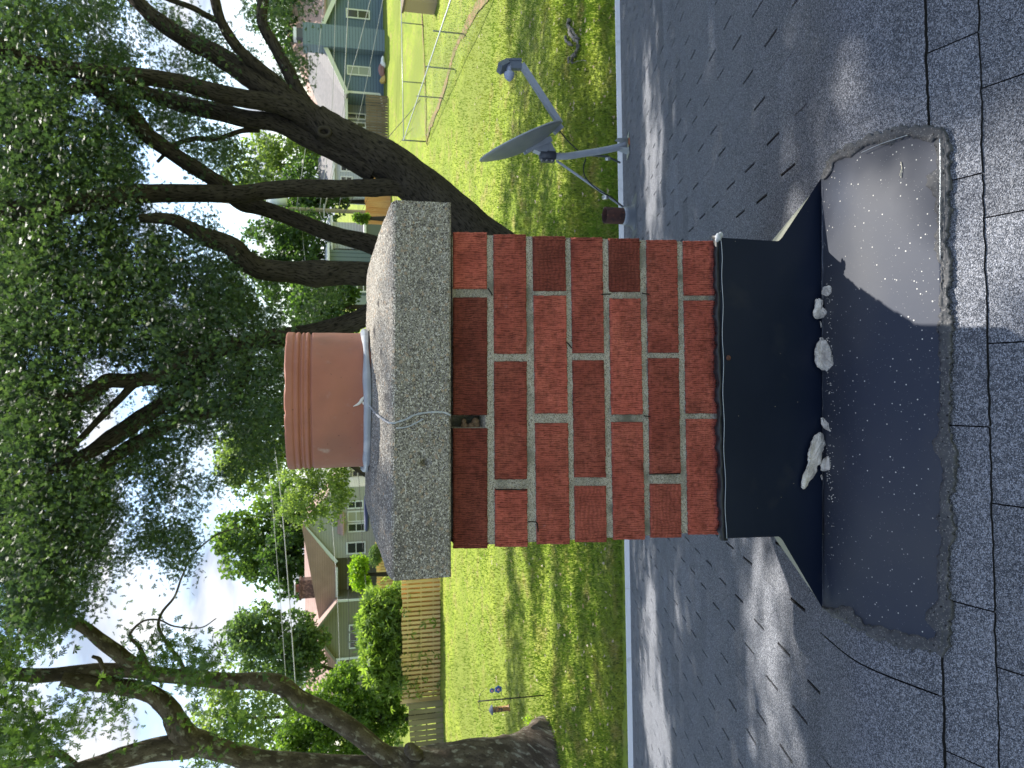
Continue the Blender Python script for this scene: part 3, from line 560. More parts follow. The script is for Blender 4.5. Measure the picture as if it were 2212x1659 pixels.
mb = MB(); P_ = [PR(1777 + .8 * math.sin(y * .11), y, .0135) for y in np.linspace(392, 1306, 120)]; mb.tube(P_, [.0006 + .0016 * max(0, vnoise([[i * .22, 3.]])[0] - .3) for i in range(120)], 5); mb.build('grime_line', mat('grime', (.10, .11, .13), .9, .1, noise=[(60, (.30, .30, .29), .55, .7)]), fl)
# side flashing sheets lying up the far slope beside the chimney
mb = MB()
def sheet(p3, th=.003):
    p3 = [np.array(p) for p in p3]; lo = [p - np.array([0, 0, th]) for p in p3]; k = len(p3); mb.poly(lo + p3, [tuple(range(k))[::-1], tuple(range(k, 2 * k))] + [(i, (i + 1) % k, k + (i + 1) % k, k + i) for i in range(k)])
xR = PY(1683, 519, YFl)[0]; xL = PY(1683, 1160, YFl)[0]
for s, xx in ((1, xR), (-1, xL)):
    mb = MB(); zt_s = PY(1690, 519, YFl)[2]; tip = PR(1770, 388 if s > 0 else 1310, .012); b_in = (xx, 2.30, float(zr(xx, 2.30)) + .10)
    sheet([(xx, YFl + .004, zt_s), tuple(tip + np.array([-.02 * s, .01, .004])), (xx + s * .11, 2.02, float(zr(xx + s * .11, 2.02)) + .012), (xx, 2.35, float(zr(xx, 2.35)) + .06)])
    mb.poly([(xx + .002 * s, YFl + .004, zt_s), (xx + .002 * s, 2.5, float(zr(xx, 2.5)) + .12), (xx + .002 * s, 2.5, float(zr(xx, 2.5))), (xx + .002 * s, YFl + .004, float(zr(xx, YFl)))])
    mb.build('side_flashing', M['sidetin'], chim)
# roofing cement daubed round the apron
path = [(o[0], o[1]) for o in OUTL] + [(2036, 300), (2037, 360), (2036, 420), (2037, 500), (2040, 600), (2043, 700), (2046, 800), (2044, 900), (2047, 1000), (2045, 1100), (2043, 1200), (2040, 1300), (2036, 1370), (2030, 1398)] + [(o[0], o[2]) for o in OUTL[::-1]]
# even spacing
cp = catmull(path, 6); Ls = np.r_[0, np.cumsum(np.linalg.norm(np.diff(cp, axis=0), axis=1))]; sN = 620; cp = np.c_[np.interp(np.linspace(0, Ls[-1], sN), Ls, cp[:, 0]), np.interp(np.linspace(0, Ls[-1], sN), Ls, cp[:, 1])]
T = np.gradient(cp, axis=0); T /= np.linalg.norm(T, axis=1)[:, None]; nn = np.c_[T[:, 1], -T[:, 0]]; cen = np.array([1900, 840.]); 
V = []; K = 12
for i in range(sN):
    nrm = nn[i] * (1 if np.dot(cp[i] - cen, nn[i]) > 0 else -1); side = cp[i][0] < 2028
    w_in = 17 if not side else 24; w_out = 16 if not side else 8
    f0 = max(0, min(1, i / 14, (sN - 1 - i) / 14)); w_in = (w_in * (.55 + .9 * vnoise([[i * .06, 1.]], 3)[0]) + 10 * (vnoise([[i * .4, 1.]], 4)[0] - .5)) * (.25 + .75 * f0); w_out = (w_out * (.4 + 1.2 * vnoise([[i * .08, 5.]], 3)[0]) + 12 * (vnoise([[i * .45, 8.]], 4)[0] - .45)) * (.3 + .7 * f0)
    for bl in ((700, 30), (470, 34)):
        if side is False and abs(cp[i][1] - bl[0]) < 25: w_in += 14 * math.cos((cp[i][1] - bl[0]) / 25 * 1.57)
    if not side and abs(cp[i][1] - 1330) < 35: w_in += 34 * math.cos((cp[i][1] - 1330) / 35 * 1.57)
    if not side and abs(cp[i][1] - 395) < 32: w_in += 30 * math.cos((cp[i][1] - 395) / 32 * 1.57)
    if not side and abs(cp[i][1] - 960) < 32: w_in += 26 * math.cos((cp[i][1] - 960) / 32 * 1.57)
    for k in range(K + 1):
        t_ = -1 + 2 * k / K; px = cp[i] + nrm * (w_in * t_ if t_ < 0 else w_out * t_)
        h_ = (1 - t_ ** 6) * (.0150 + .003 * vnoise([[i * .3, k * .8]], 7)[0] + .003 * vnoise([[i * .07, k * .2]], 8)[0]) + (.0005 if t_ <= 0 else -.006 * t_ ** 4)
        q_ = PR(px[0], px[1], h_); q_[2] += 0; V.append(q_)
i_ = np.arange(len(V)).reshape(sN, K + 1); npm('roofing_cement', V, np.stack([i_[:-1, :-1], i_[:-1, 1:], i_[1:, 1:], i_[1:, :-1]], -1).reshape(-1, 4), M['cement'], chim, sm=True)
mb = MB(); P_ = [PR(x, y, .0235) for x, y in catmull([(1860, 330), (1900, 312), (1935, 300), (1960, 292)], 6)]; mb.tube(P_, .0008, 5); P_ = [PR(x, y, .0235) for x, y in catmull([(2030, 300), (2031, 380), (2030, 480), (2031, 560)], 8)]; mb.tube(P_, .0007, 5); mb.build('sheet_edge', M['lip'], chim)
# loose chunks in the fold
def PC(x, y, off):
    p = PR(x, y, off); return p if p[1] < YFl - .008 else PY(x, y, YFl - .008)
def chunk(pts, lab, hgt, seed, grp='loose mortar chunks lying in the flashing fold'):
    c = np.mean(pts, axis=0); base = PC(c[0], c[1], .0135); n_ = 26; V = []; ring = catmull(list(pts) + [pts[0]], 6)[:-1]
    cen = base; rings = 7; m = len(ring)
    for k in range(rings):
        t = k / (rings - 1); sc = math.cos(t * 1.45) ** .75
        for j, p in enumerate(ring):
            q_ = c + (p - c) * sc; w_ = PC(q_[0], q_[1], .013); dz = hgt * math.sin(t * 1.5) * (.75 + .5 * fbm([[q_[0] * .12 + seed, q_[1] * .12]], 2, seed)[0]); 
            w_ = w_ + np.array([0, -dz * .7, dz * .7]); w_ = w_ + (np.array([fbm([w_ * 65], 3, seed)[0], fbm([w_ * 65], 3, seed + 1)[0], fbm([w_ * 65], 3, seed + 2)[0]]) - .5) * .017; V.append(w_)
    V.append(cen + np.array([0, -hgt * .7, hgt * .7])); top = len(V) - 1
    Fc = [(k * m + j, k * m + (j + 1) % m, (k + 1) * m + (j + 1) % m, (k + 1) * m + j) for k in range(rings - 1) for j in range(m)] + [((rings - 1) * m + j, (rings - 1) * m + (j + 1) % m, top) for j in range(m)]
    me = bpy.data.meshes.new('mortar_chunk'); me.from_pydata([tuple(map(float, v_)) for v_ in V], [], Fc); o = put('mortar_chunk', me, M['chunk'])
    return tag(o, lab, 'mortar chunk', grp)
def cz(a, b): return (1700.7 + a * .3639, 493.7 + b * .3639)
cl = [
 ([(200, 365), (222, 345), (245, 343), (262, 352), (250, 385), (232, 400), (212, 392)], 'small rounded mortar chunk with dried moss, rightmost in the flashing fold', .016),
 ([(170, 415), (190, 410), (210, 415), (215, 450), (227, 485), (222, 515), (200, 525), (170, 525), (156, 505), (160, 460)], 'white squarish mortar chunk in the flashing fold, second from the right', .020),
 ([(188, 548), (200, 552), (207, 570), (202, 580), (194, 572)], 'tiny sliver of pale mortar between the squarish chunk and the pear-shaped one', .005),
 ([(192, 650), (205, 642), (215, 652), (208, 664), (196, 662)], 'pea-sized mortar crumb at the right tip of the big pear-shaped chunk', .006),
 ([(176, 665), (195, 660), (235, 672), (255, 720), (270, 780), (262, 810), (235, 835), (200, 846), (178, 825), (163, 780), (165, 720)], 'big pear-shaped mortar chunk with a split, in the middle of the flashing fold', .028),
 ([(195, 1125), (212, 1122), (238, 1150), (255, 1190), (250, 1205), (230, 1195), (205, 1165)], 'small oval mortar chunk just right of the long sliver', .010),
 ([(180, 1205), (200, 1200), (212, 1225), (210, 1290), (205, 1360), (185, 1400), (160, 1450), (130, 1500), (105, 1545), (80, 1535), (84, 1480), (110, 1400), (130, 1310), (150, 1245)], 'long pale mortar sliver in the left part of the fold', .024),
 ([(215, 1358), (240, 1350), (256, 1380), (250, 1420), (225, 1440), (200, 1432), (192, 1400)], 'lumpy mortar chunk touching the near side of the long sliver', .018),
 ([(192, 1470), (205, 1462), (217, 1475), (212, 1490), (200, 1490)], 'tiny mortar crumb at the left end below the long sliver', .006)]
for i, (p, l, h) in enumerate(cl): chunk([np.array(cz(*q)) for q in p], l, h, 50 + i * 3)
mb = MB()
for i in range(150):
    x = 1786 + abs(random.gauss(0, 9)); y = random.choice([random.uniform(600, 900), random.uniform(960, 1080), random.uniform(560, 1200)]); p = PR(x, y, .014); mb.ball(p, random.uniform(.0006, .0018), 3)
tag(mb.build('mortar_crumbs', M['chunk']), 'fine mortar crumbs sprinkled along the flashing fold', 'crumbs', kind='stuff')
mb = MB(); P_ = [PR(x, y, .015) for x, y in catmull([(1946, 350), (1948, 362), (1947, 372), (1946, 384)], 6)]; mb.tube(P_, .0009, 5); mb.tube([PR(1947, 366, .016), PR(1943, 380, .018)], .0006, 5)
tag(mb.build('twig', M['twig']), 'thin pale twig lying on the sunlit right end of the apron', 'twig')
# ---- plumbing vent pipe through the roof
vb = PR(1372, 468, 0); yv = vb[1]; X_ = vb[0]; vent_r = .070
mb = MB(); vent = None; zt2 = PY(1306, 468, yv)[2]
def lathe(mb, prof, X, Y, n=28):
    V = []; 
    for r_, z_ in prof: V += [(X + r_ * math.cos(2 * math.pi * j / n), Y + r_ * math.sin(2 * math.pi * j / n), z_) for j in range(n)]
    mb.poly(V, [(i * n + j, i * n + (j + 1) % n, (i + 1) * n + (j + 1) % n, (i + 1) * n + j) for i in range(len(prof) - 1) for j in range(n)], True)
z0 = vb[2]; lathe(mb, [(vent_r, z0 - .06), (vent_r, zt2 - .003), (vent_r - .003, zt2), (vent_r - .010, zt2), (vent_r - .012, zt2 - .004), (vent_r - .012, z0 - .06)], X_, yv)
vent = mb.build('vent_pipe', M['rust'], house)
mb = MB(); lathe(mb, [(.12, z0 + .0), (.098, z0 + .02), (.086, z0 + .035), (.084, z0 + .075), (.078, z0 + .085), (.0715, z0 + .09)], X_, yv)
p = [rp(X_ - .17, yv - SK * X_ - .17, .007), rp(X_ + .17, yv - SK * X_ - .17, .007), rp(X_ + .17, yv - SK * X_ + .17, .007), rp(X_ - .17, yv - SK * X_ + .17, .007)]; mb.poly(p); mb.build('pipe_boot', M['boot'], vent)
mb = MB(); lathe(mb, [(.0745, z0 + .088), (.078, z0 + .10), (.0745, z0 + .112), (.0702, z0 + .118)], X_, yv); mb.build('sealant_ring', M['sealant'], vent)
# ------------------------------------------------------------------ satellite dish
dx = lambda a, b: (987.5 + .2645 * a, 82.3 + .2645 * b)
foot = PR(*dx(1400, 870), .006); YD = foot[1]
D_ = lambda a, b, dY=0.: PY(*dx(a, b), YD + dY)
dish = empty('satellite_dish', foot, 'grey satellite dish with feed arm on a bent mast at the roof eave', 'satellite dish')
mb = MB(); P_ = catmull([foot + np.array([0, 0, .03]), D_(1300, 895), D_(1150, 925), D_(1000, 948), D_(930, 960), D_(850, 965), D_(680, 955)], 6); mb.tube(P_, .031, 16); mb.build('mast', M['mast'], dish)
mb = MB(); fx, fy, fz = foot; 
for s in (-1, 1):
    mb.poly([rp(fx + s * .045, fy - .10, .009), rp(fx + s * .045, fy + .10, .009), tuple(foot + np.array([s * .04, .04, .12])), tuple(foot + np.array([s * .04, -.04, .12]))]); mb.poly([rp(fx + s * .045, fy - .10, .009), rp(fx + s * .10, fy - .12, .009), rp(fx + s * .10, fy + .12, .009), rp(fx + s * .045, fy + .10, .009)])
mb.poly([rp(fx - .045, fy - .09, .009), rp(fx + .045, fy - .09, .009), rp(fx + .045, fy + .09, .009), rp(fx - .045, fy + .09, .009)]); mb.build('foot', M['mast'], dish)
mb = MB(); mb.ball(tuple(foot + np.array([.0, -.06, .012])), .03, 6, (1, .8, .5)); mb.ball(tuple(foot + np.array([.03, -.05, .012])), .02, 6, (1, .8, .6)); mb.build('rust_flake', M['rustflake'], dish)
mb = MB(); e = PR(*dx(1385, 1400), .02); mb.tube([D_(815, 1003, .03), (D_(815, 1003, .03) + e) / 2, e], .011, 10); mb.build('strut', M['mast'], dish)
mb = MB(); e2 = PR(1352, 341, .02); mb.tube([D_(1065, 955, .06), (D_(1065, 955, .06) + e2) / 2, e2 + np.array([0, .15, 0])], .009, 10); mb.build('strut', M['darkmetal'], dish)
mb = MB()
c_ = D_(1210, 1300, 0); mb.tube([c_ - np.array([.0, .02, .015]), c_ + np.array([0, .02, .015])], .02, 8); mb.build('strut_clamp', M['bolt'], dish); mb = MB(); c_ = D_(1230, 985, .1); mb.tube([c_ - np.array([0, 0, .02]), c_ + np.array([0, 0, .02])], .017, 8); mb.build('strut_clamp', M['bolt'], dish)
# reflector
cD = D_(515, 840, 0); nD = Vector((.90, -.06, .42)).normalized(); v1 = Vector(tuple(D_(190, 990) - D_(835, 690))); 
top_ = Vector(tuple(D_(195, 985))); bot_ = Vector(tuple(D_(832, 705))); ax1 = (top_ - bot_).normalized(); nD = (nD - ax1 * nD.dot(ax1)).normalized(); ax2 = nD.cross(ax1).normalized(); Rh_ = (top_ - bot_).length / 2; cD = (top_ + bot_) / 2
V = []; nr, na = 14, 64; Rw = Rh_ * .92
for sgn in (0, 1):
    for i in range(nr + 1):
        for j in range(na):
            t = i / nr; a = 2 * math.pi * j / na; sag = .085 * (1 - t * t) + (.006 if sgn else 0); p = cD + ax1 * (Rh_ * t * math.cos(a)) + ax2 * (Rw * t * math.sin(a)) - nD * sag; V.append(tuple(p))
o1 = (nr + 1) * na; Fc = []
for i in range(nr):
    for j in range(na):
        a, b, c, d = i * na + j, i * na + (j + 1) % na, (i + 1) * na + (j + 1) % na, (i + 1) * na + j; Fc.append((a, b, c, d)); Fc.append((o1 + d, o1 + c, o1 + b, o1 + a))
for j in range(na): Fc.append((nr * na + j, nr * na + (j + 1) % na, o1 + nr * na + (j + 1) % na, o1 + nr * na + j))
npm('reflector', V, Fc, M['dish'], dish, sm=True)
mb = MB(); P_ = [tuple(cD + ax1 * (Rh_ * math.cos(a)) + ax2 * (Rw * math.sin(a))) for a in np.linspace(0, 2 * math.pi, 65)]; mb.tube(P_, .006, 6, False); mb.build('rim', M['mast'], dish)
# bracket behind the reflector
mb = MB(); bc = cD - nD * .09 - ax1 * .10
mb.bar(tuple(bc + ax1 * .10 + ax2 * .04), tuple(bc - ax1 * .16 + ax2 * .04), .02, .05, tuple(nD)); mb.bar(tuple(bc + ax1 * .10 - ax2 * .04), tuple(bc - ax1 * .16 - ax2 * .04), .02, .05, tuple(nD))
mt = Vector(tuple(D_(760, 955))); mb.bar(tuple(bc), tuple(mt + Vector((.03, 0, .03))), .06, .09); mb.bar(tuple(bc - ax1 * .12), tuple(mt + Vector((.02, 0, -.02))), .04, .06); mb.build('bracket', M['mast'], dish)
mb = MB(); mb.tube([D_(675, 955), D_(735, 957), D_(800, 960)], .040, 16); mb.bar(D_(690, 1000), D_(790, 1005), .022, .05); mb.build('mast_clamp', M['darkmetal'], dish)
for a, b in ((685, 1000), (727, 1002), (770, 1004), (812, 1005)):
    mb = MB(); p = D_(a, b, -.03); mb.tube([p, p + np.array([0, -.018, 0])], .008, 6); mb.build('bolt', M['bolt'], dish)
mb = MB(); a0 = Vector(tuple(D_(840, 700, .02))); a1 = Vector(tuple(D_(525, 215, .06))); mb.bar(tuple(a0), tuple(a1), .045, .05); mb.bar(tuple(a0 + (a0 - a1).normalized() * .02), tuple(Vector(tuple(D_(790, 770, .02)))), .05, .05); mb.build('feed_arm', M['mast'], dish)
mb = MB(); q0 = Vector(tuple(D_(525, 215, .06))); q1 = Vector(tuple(D_(400, 215, .08))); mb.bar(tuple(q0), tuple(q1), .09, .055); mb.bar(tuple(q1 + Vector((0, 0, -.01))), tuple(D_(345, 250, .05)), .10, .05)
for s in (-.03, -.01, .01, .03): mb.bar(tuple(q0 + Vector((.026, s, 0))), tuple(q1 + Vector((.026, s, 0))), .006, .012)
ln = mb.build('lnb', M['lnb'], dish)
mb = MB(); h0 = Vector(tuple(D_(425, 215, .07))); h1 = Vector(tuple(D_(425, 330, .03))); dd = (h1 - h0).normalized(); mb.tube([h0, h0 + dd * .09], .022, 12); mb.tube([h0 + dd * .085, h0 + dd * .10, h0 + dd * .13, h0 + dd * .165], [.032, .048, .042, .018], 16); mb.build('feed_horn', M['horn'], ln)
P_ = catmull([D_(835, 755, .03), D_(900, 835, .06), D_(980, 912, .05), D_(1050, 970, .05), D_(1032, 1050, .03), D_(1050, 1140, .0), D_(1150, 1240, -.02), D_(1260, 1300, -.02), D_(1350, 1375, -.02)], 8); mb = MB(); mb.tube(P_, .0055, 8); mb.build('coax_cable', M['rubber'], dish)
# ------------------------------------------------------------------ trees
def limb(name, px, Y, mt, parent, k=7, nz=.12, seed=0, n=14):
    """px: (x, y, half-width in survey px); Y: distance, one value or (start, end)"""
    Y0, Y1 = (Y if isinstance(Y, tuple) else (Y, Y)); m = len(px); P_ = []; R_ = []
    for i, (x, y, r) in enumerate(px):
        yy = Y0 + (Y1 - Y0) * i / (m - 1); P_.append(PY(x, y, yy)); R_.append(r * yy / FPX * 1.02)
    c = catmull(P_, k); rr = np.interp(np.linspace(0, m - 1, len(c)), range(m), R_)
    A = np.linspace(0, 2 * math.pi, n + 1); Rm = np.zeros((len(c), n + 1))
    for i in range(len(c)):
        q = np.c_[np.cos(A) * 1.6 + 7, np.sin(A) * 1.6 + 7, np.full(n + 1, i * .35 + seed)]; Rm[i] = rr[i] * (1 + nz * 2 * (vnoise(q, seed) - .5) + nz * .6 * (vnoise(q * 3, seed + 1) - .5))
    V, Fc, U = tubegeo(c, Rm, n)
    return npm(name, V, Fc, mt, parent, sm=True, uv=U), c
LT = np.array([(0, 0), (.13, .35), (.20, .55), (0, 1.0), (-.20, .55), (-.13, .35)])
def leafgeo(C, S, up=.55, seed=0, lobes=3, R=None):
    R = R or np.random.default_rng(seed); n = len(C); nrm = R.normal(size=(n, 3)) * (1 - up) ; nrm[:, 2] += up; nrm /= np.linalg.norm(nrm, axis=1)[:, None]
    t = R.normal(size=(n, 3)); t[:, 2] -= .5; t -= nrm * (t * nrm).sum(1)[:, None]; t /= np.linalg.norm(t, axis=1)[:, None]; b = np.cross(nrm, t)
    tmpl = []
    angs = [0] if lobes == 1 else ([-52, 0, 52] if lobes == 3 else [-75, -38, 0, 38, 75])
    for a in angs:
        l = 1.0 if a == 0 else (.82 if abs(a) < 60 else .6); wv = .34 if lobes == 1 else .135
        ca, sa = math.cos(rad(a)), math.sin(rad(a))
        for (u, v) in ((0, 0), (wv, .5), (0, l), (-wv, .5)): tmpl.append((u * ca + v * sa, v * ca - u * sa, -.10 * v * v))
    T = np.array(tmpl); k = len(T)
    V = C[:, None, :] + S[:, None, None] * (T[None, :, 0:1] * b[:, None] + T[None, :, 1:2] * t[:, None] + T[None, :, 2:3] * nrm[:, None])
    Fc = (np.arange(n)[:, None, None] * k + np.arange(k).reshape(-1, 4)[None]).reshape(-1, 4)
    LEAFR.append(np.repeat(R.random(n), k)); return V.reshape(-1, 3), Fc
LEAFR = []
def sprays(centers, per, spread, R):     # leaf positions clustered on hanging twigs
    n = len(centers); off = R.normal(size=(n, per, 3)) * np.array([spread, spread, spread * .8]); return (centers[:, None] + off).reshape(-1, 3)
def regs(rects, R, dens):
    out = []
    for (x0, x1, y0, y1, d, Ya, Yb) in rects:
        k = R.poisson((x1 - x0) * (y1 - y0) * dens * d / 9)
        Ya, Yb = (Ya + 2.0, Yb + 2.2) if Yb < 18.5 and y1 < 1345 else (Ya, Yb)
        xs_ = x0 + (x1 - x0) * R.random(k); ys_ = y0 + (y1 - y0) * R.random(k)
        keep = fbm(np.c_[xs_ / 42., ys_ / 42.], 3, 77) + (d - 5) * .044 > .450
        xs_, ys_ = xs_[keep], ys_[keep]
        for x, y in zip(xs_, ys_): out.append(PY(x, y, Ya + (Yb - Ya) * R.random() - (3.0 if R.random() < .16 and Yb > 17 else 0)))
    return np.array(out)
tb = PZ(1215, 700)
TB_Y = 15.0
base = PY(1270, 735, TB_Y); base[2] = 0
maple = empty('maple_tree', base, 'huge silver maple behind the chimney with leaning dark trunk and many spreading limbs', 'tree')
BK = M['bark']
limb('trunk', [(1330, 735, 78), (1220, 665, 66), (1120, 585, 58), (1040, 520, 54), (960, 450, 50), (890, 390, 45), (830, 345, 41), (770, 312, 37), (715, 282, 36), (680, 255, 30)], TB_Y, BK, maple, 8, .09, 1, 24)
LB = [([(790, 322, 34), (715, 283, 30), (640, 232, 27), (575, 190, 24), (533, 160, 22), (467, 117, 19), (400, 83, 17), (350, 50, 16), (310, 17, 14), (260, -30, 13), (120, -120, 11), (-150, -200, 7)], (15, 15)),
 ([(650, 235, 16), (600, 180, 13), (567, 150, 11), (517, 107, 11), (483, 57, 10), (467, 12, 10), (455, -40, 8)], (15, 14.4)),
 ([(470, 45, 6), (440, 30, 6), (417, 17, 5.5), (370, 0, 5), (320, -20, 4)], (14.6, 14.2)),
 ([(720, 285, 18), (683, 248, 15), (650, 207, 14), (617, 143, 13), (590, 95, 11.5), (567, 50, 11), (568, 0, 11), (575, -50, 10)], (15, 15.4)),
 ([(700, 270, 24), (633, 238, 21), (580, 220, 19), (533, 214, 18), (467, 200, 18), (383, 177, 16.5), (317, 167, 16), (233, 160, 16), (150, 150, 15), (83, 140, 16), (33, 123, 18), (0, 103, 19), (-90, 60, 16), (-300, 10, 9)], (15, 14)),
 ([(810, 372, 26), (733, 330, 21), (667, 300, 19), (600, 267, 18), (533, 257, 18), (467, 240, 17.5), (400, 227, 16), (333, 207, 14), (290, 197, 13), (220, 215, 9)], (15, 15.6)),
 ([(560, 280, 6), (520, 283, 5), (467, 300, 5), (417, 300, 5), (373, 317, 4), (340, 350, 3)], (15.4, 15.0)),
 ([(960, 470, 28), (900, 415, 22), (850, 405, 19), (800, 406, 18.5), (733, 407, 18), (633, 407, 18), (567, 413, 18), (517, 420, 18), (433, 417, 18), (333, 417, 18), (283, 420, 18), (227, 430, 20), (167, 440, 19), (67, 457, 20), (0, 457, 20), (-120, 455, 16), (-330, 440, 9)], (15, 14)),
 ([(830, 545, 21), (800, 527, 20), (737, 511, 17.5), (700, 500, 17), (633, 473, 16), (567, 450, 15), (520, 437, 15), (483, 403, 15), (433, 370, 15), (367, 327, 15), (317, 290, 15), (283, 247, 15), (233, 213, 15), (200, 187, 14), (150, 195, 11)], (15.4, 14.8)),
 ([(1000, 600, 26), (850, 594, 26), (790, 592, 25), (740, 591, 25), (690, 592, 28), (633, 588, 22), (570, 583, 22), (530, 562, 22), (500, 533, 21), (440, 510, 17), (400, 488, 14), (370, 474, 12), (300, 470, 8)], (14.8, 13.6)),
 ([(1000, 640, 26), (850, 655, 24), (780, 688, 21), (700, 715, 20), (623, 727, 19), (567, 733, 18), (520, 745, 17), (480, 752, 16), (400, 775, 15), (340, 812, 14), (283, 822, 14), (233, 824, 15), (200, 845, 15), (150, 860, 11), (60, 850, 8)], (15, 13.6)),
 ([(300, 822, 9), (283, 836, 8), (258, 862, 7), (233, 886, 7), (200, 920, 6), (167, 953, 6), (120, 985, 4)], (14, 13.6)),
 ([(470, 760, 13), (430, 810, 14), (377, 853, 15), (340, 880, 16), (300, 906, 17), (270, 928, 17), (243, 946, 17), (180, 985, 12), (100, 1020, 8)], (14.6, 14.2)),
 ([(540, 740, 13), (520, 830, 10), (480, 883, 10), (417, 896, 12), (367, 916, 11), (320, 942, 12), (267, 973, 13), (220, 1010, 10), (160, 1080, 6)], (14.8, 14.4)),
 ([(700, 60, 10), (400, 130, 6), (120, 80, 12), (60, 60, 10), (0, 30, 8)], (17, 17))][:14]
for i, (p, Y) in enumerate(LB): limb('limb', p, Y, BK, maple, 6, .10, 10 + i, 14)
# knot scar on trunk
kn = PY(700, 284, TB_Y - .36); mb = MB(); P_ = [kn + np.array([math.cos(a) * .085, .01, math.sin(a) * .11]) for a in np.linspace(0, 6.283, 25)]; mb.tube(P_, .035, 8, False); mb.build('knot', M['bark'], maple)
R = np.random.default_rng(5)
MR = [(-60, 60, -40, 1340, 8, 12, 16), (60, 250, 0, 110, 8, 13, 17), (50, 130, 110, 140, 3, 13, 17), (120, 300, 100, 200, 8, 13, 16), (60, 120, 140, 200, 6, 13, 16), (250, 330, 0, 60, 4, 14, 17), (250, 330, 60, 130, 4.2, 14, 17), (330, 400, 0, 60, 5, 15, 17), (400, 500, 0, 120, 5.5, 14, 17), (500, 620, 0, 60, 5, 14, 17), (480, 560, 60, 130, 3.4, 15, 17), (330, 480, 120, 200, 5, 15, 17),
 (600, 660, 90, 150, 3.6, 15.5, 17), (625, 690, -20, 30, 4.6, 12, 14), (600, 680, 130, 220, 4, 15, 16.5), (0, 300, 200, 260, 8.5, 12.5, 16), (300, 400, 200, 300, 6, 14, 17), (400, 500, 180, 300, 4.5, 15, 17), (0, 300, 260, 420, 9, 12.5, 16), (290, 370, 300, 370, 4.5, 14, 17), (370, 520, 290, 380, 5.2, 14.5, 17), (450, 560, 320, 400, 3, 15, 17), (290, 360, 370, 410, 3, 14, 16), (0, 290, 420, 480, 8, 12.8, 16), (290, 330, 420, 480, 6, 12.5, 14), (330, 380, 440, 500, 3.5, 13, 15),
 (0, 400, 480, 560, 9, 12.5, 16), (400, 470, 470, 540, 4.6, 13, 15), (0, 520, 560, 640, 9, 12, 16), (500, 600, 600, 680, 7, 14, 17), (0, 560, 640, 720, 8.6, 12, 16), (560, 640, 640, 760, 5, 14, 17), (640, 740, 610, 700, 6, 16, 18), (0, 60, 700, 800, 3, 13, 16), (60, 300, 700, 800, 8, 12.5, 16), (300, 620, 720, 830, 9, 12, 15.5), (0, 170, 800, 900, 8.5, 12.5, 16), (170, 240, 830, 880, 4.4, 13, 16), (270, 340, 820, 880, 4.6, 14, 17), (340, 620, 830, 900, 9, 12, 15.5),
 (0, 160, 880, 1000, 9, 12.5, 16), (160, 230, 880, 960, 3.4, 14, 17), (230, 320, 880, 960, 5, 14, 17), (320, 520, 900, 950, 7, 13, 16), (520, 620, 880, 960, 8.5, 13, 16), (520, 590, 960, 1010, 5, 14, 16), (0, 240, 1000, 1110, 9.2, 12.5, 16), (240, 330, 960, 1060, 7.5, 13, 16), (320, 420, 950, 1010, 5.4, 14, 16), (330, 420, 1010, 1080, 6.6, 13.5, 15.5), (240, 330, 1060, 1110, 5, 13.5, 16), (420, 520, 1010, 1080, 6, 13.5, 15.5), (0, 230, 1110, 1200, 9.2, 12.5, 16), (230, 390, 1090, 1190, 5.6, 13.5, 16), (380, 420, 1080, 1160, 6, 13.5, 15.5), (0, 200, 1200, 1280, 9, 12.5, 16), (200, 330, 1180, 1240, 6.2, 13.5, 16), (330, 420, 1160, 1250, 5, 13.5, 15), (200, 260, 1240, 1290, 5, 13.5, 15), (0, 150, 1270, 1350, 8, 12.5, 15), (150, 210, 1290, 1330, 4, 13, 15)]
S_ = regs(MR, R, .0310); C1 = sprays(S_, 12, .15, R)
sz = .044 + .040 * R.random(len(C1)); V1, F1 = leafgeo(C1, sz, .35, 3, 5)
crown = npm('crown', V1, F1, M['maple_leaf'], maple)
# upper crown, unseen: leaf sprays added along sun rays to shade roof and lawn
def canopy(npts, X0, X1, Y0, Y1, zf, h0, h1, lit, R, thr):
    out = []
    X = X0 + (X1 - X0) * R.random(npts); Y = Y0 + (Y1 - Y0) * R.random(npts)
    nz_ = fbm(np.c_[X * thr[1], Y * thr[2]], 3, thr[3])
    for x, y, q in zip(X, Y, nz_):
        if q > thr[0] or lit(x, y): continue
        z = zf(x, y); h = h0 + (h1 - h0) * R.random(); t = (h - z) / SUN[2]; out.append((x + SUN[0] * t, y + SUN[1] * t, h))
    return np.array(out)
def spot(xa, xb, ya, yb):
    a, b, c, d = PR(xa, (ya + yb) / 2), PR(xb, (ya + yb) / 2), PR((xa + xb) / 2, ya), PR((xa + xb) / 2, yb); return (((a[0] + b[0]) / 2, (a[1] + b[1]) / 2), abs(c[0] - d[0]) / 2 + .05, abs(a[1] - b[1]) / 2 + .05)
lit_spots = [spot(*q_) for q_ in ((1600, 1735, 1180, 1760), (1390, 1425, 1180, 1400), (1385, 1460, 1370, 1760), (1445, 1475, 1190, 1400), (1385, 1412, 50, 240), (1385, 1425, 230, 490), (1400, 1440, 420, 560), (1520, 1540, 30, 130))]
def lit_roof(x, y):
    q = y - SK * x
    if .85 < q < 1.96 and -.45 < x < .78: return True
    if q < 1.48 and -.1 < x < .62: return True
    for c, a, b in lit_spots:
        if ((x - c[0]) / a) ** 2 + ((y - c[1]) / b) ** 2 < 1: return True
    return False
A1 = canopy(7500, -6.5, 6.5, -1.0, 7.4, lambda x, y: float(zr(x, y)), 12.5, 16.5, lit_roof, R, (.665, .9, 1.6, 91))
A2 = canopy(5200, -15, 14, 8.5, 17.5, lambda x, y: 0, 13.5, 18.5, lambda x, y: False, R, (.54, .35, 1.0, 92))
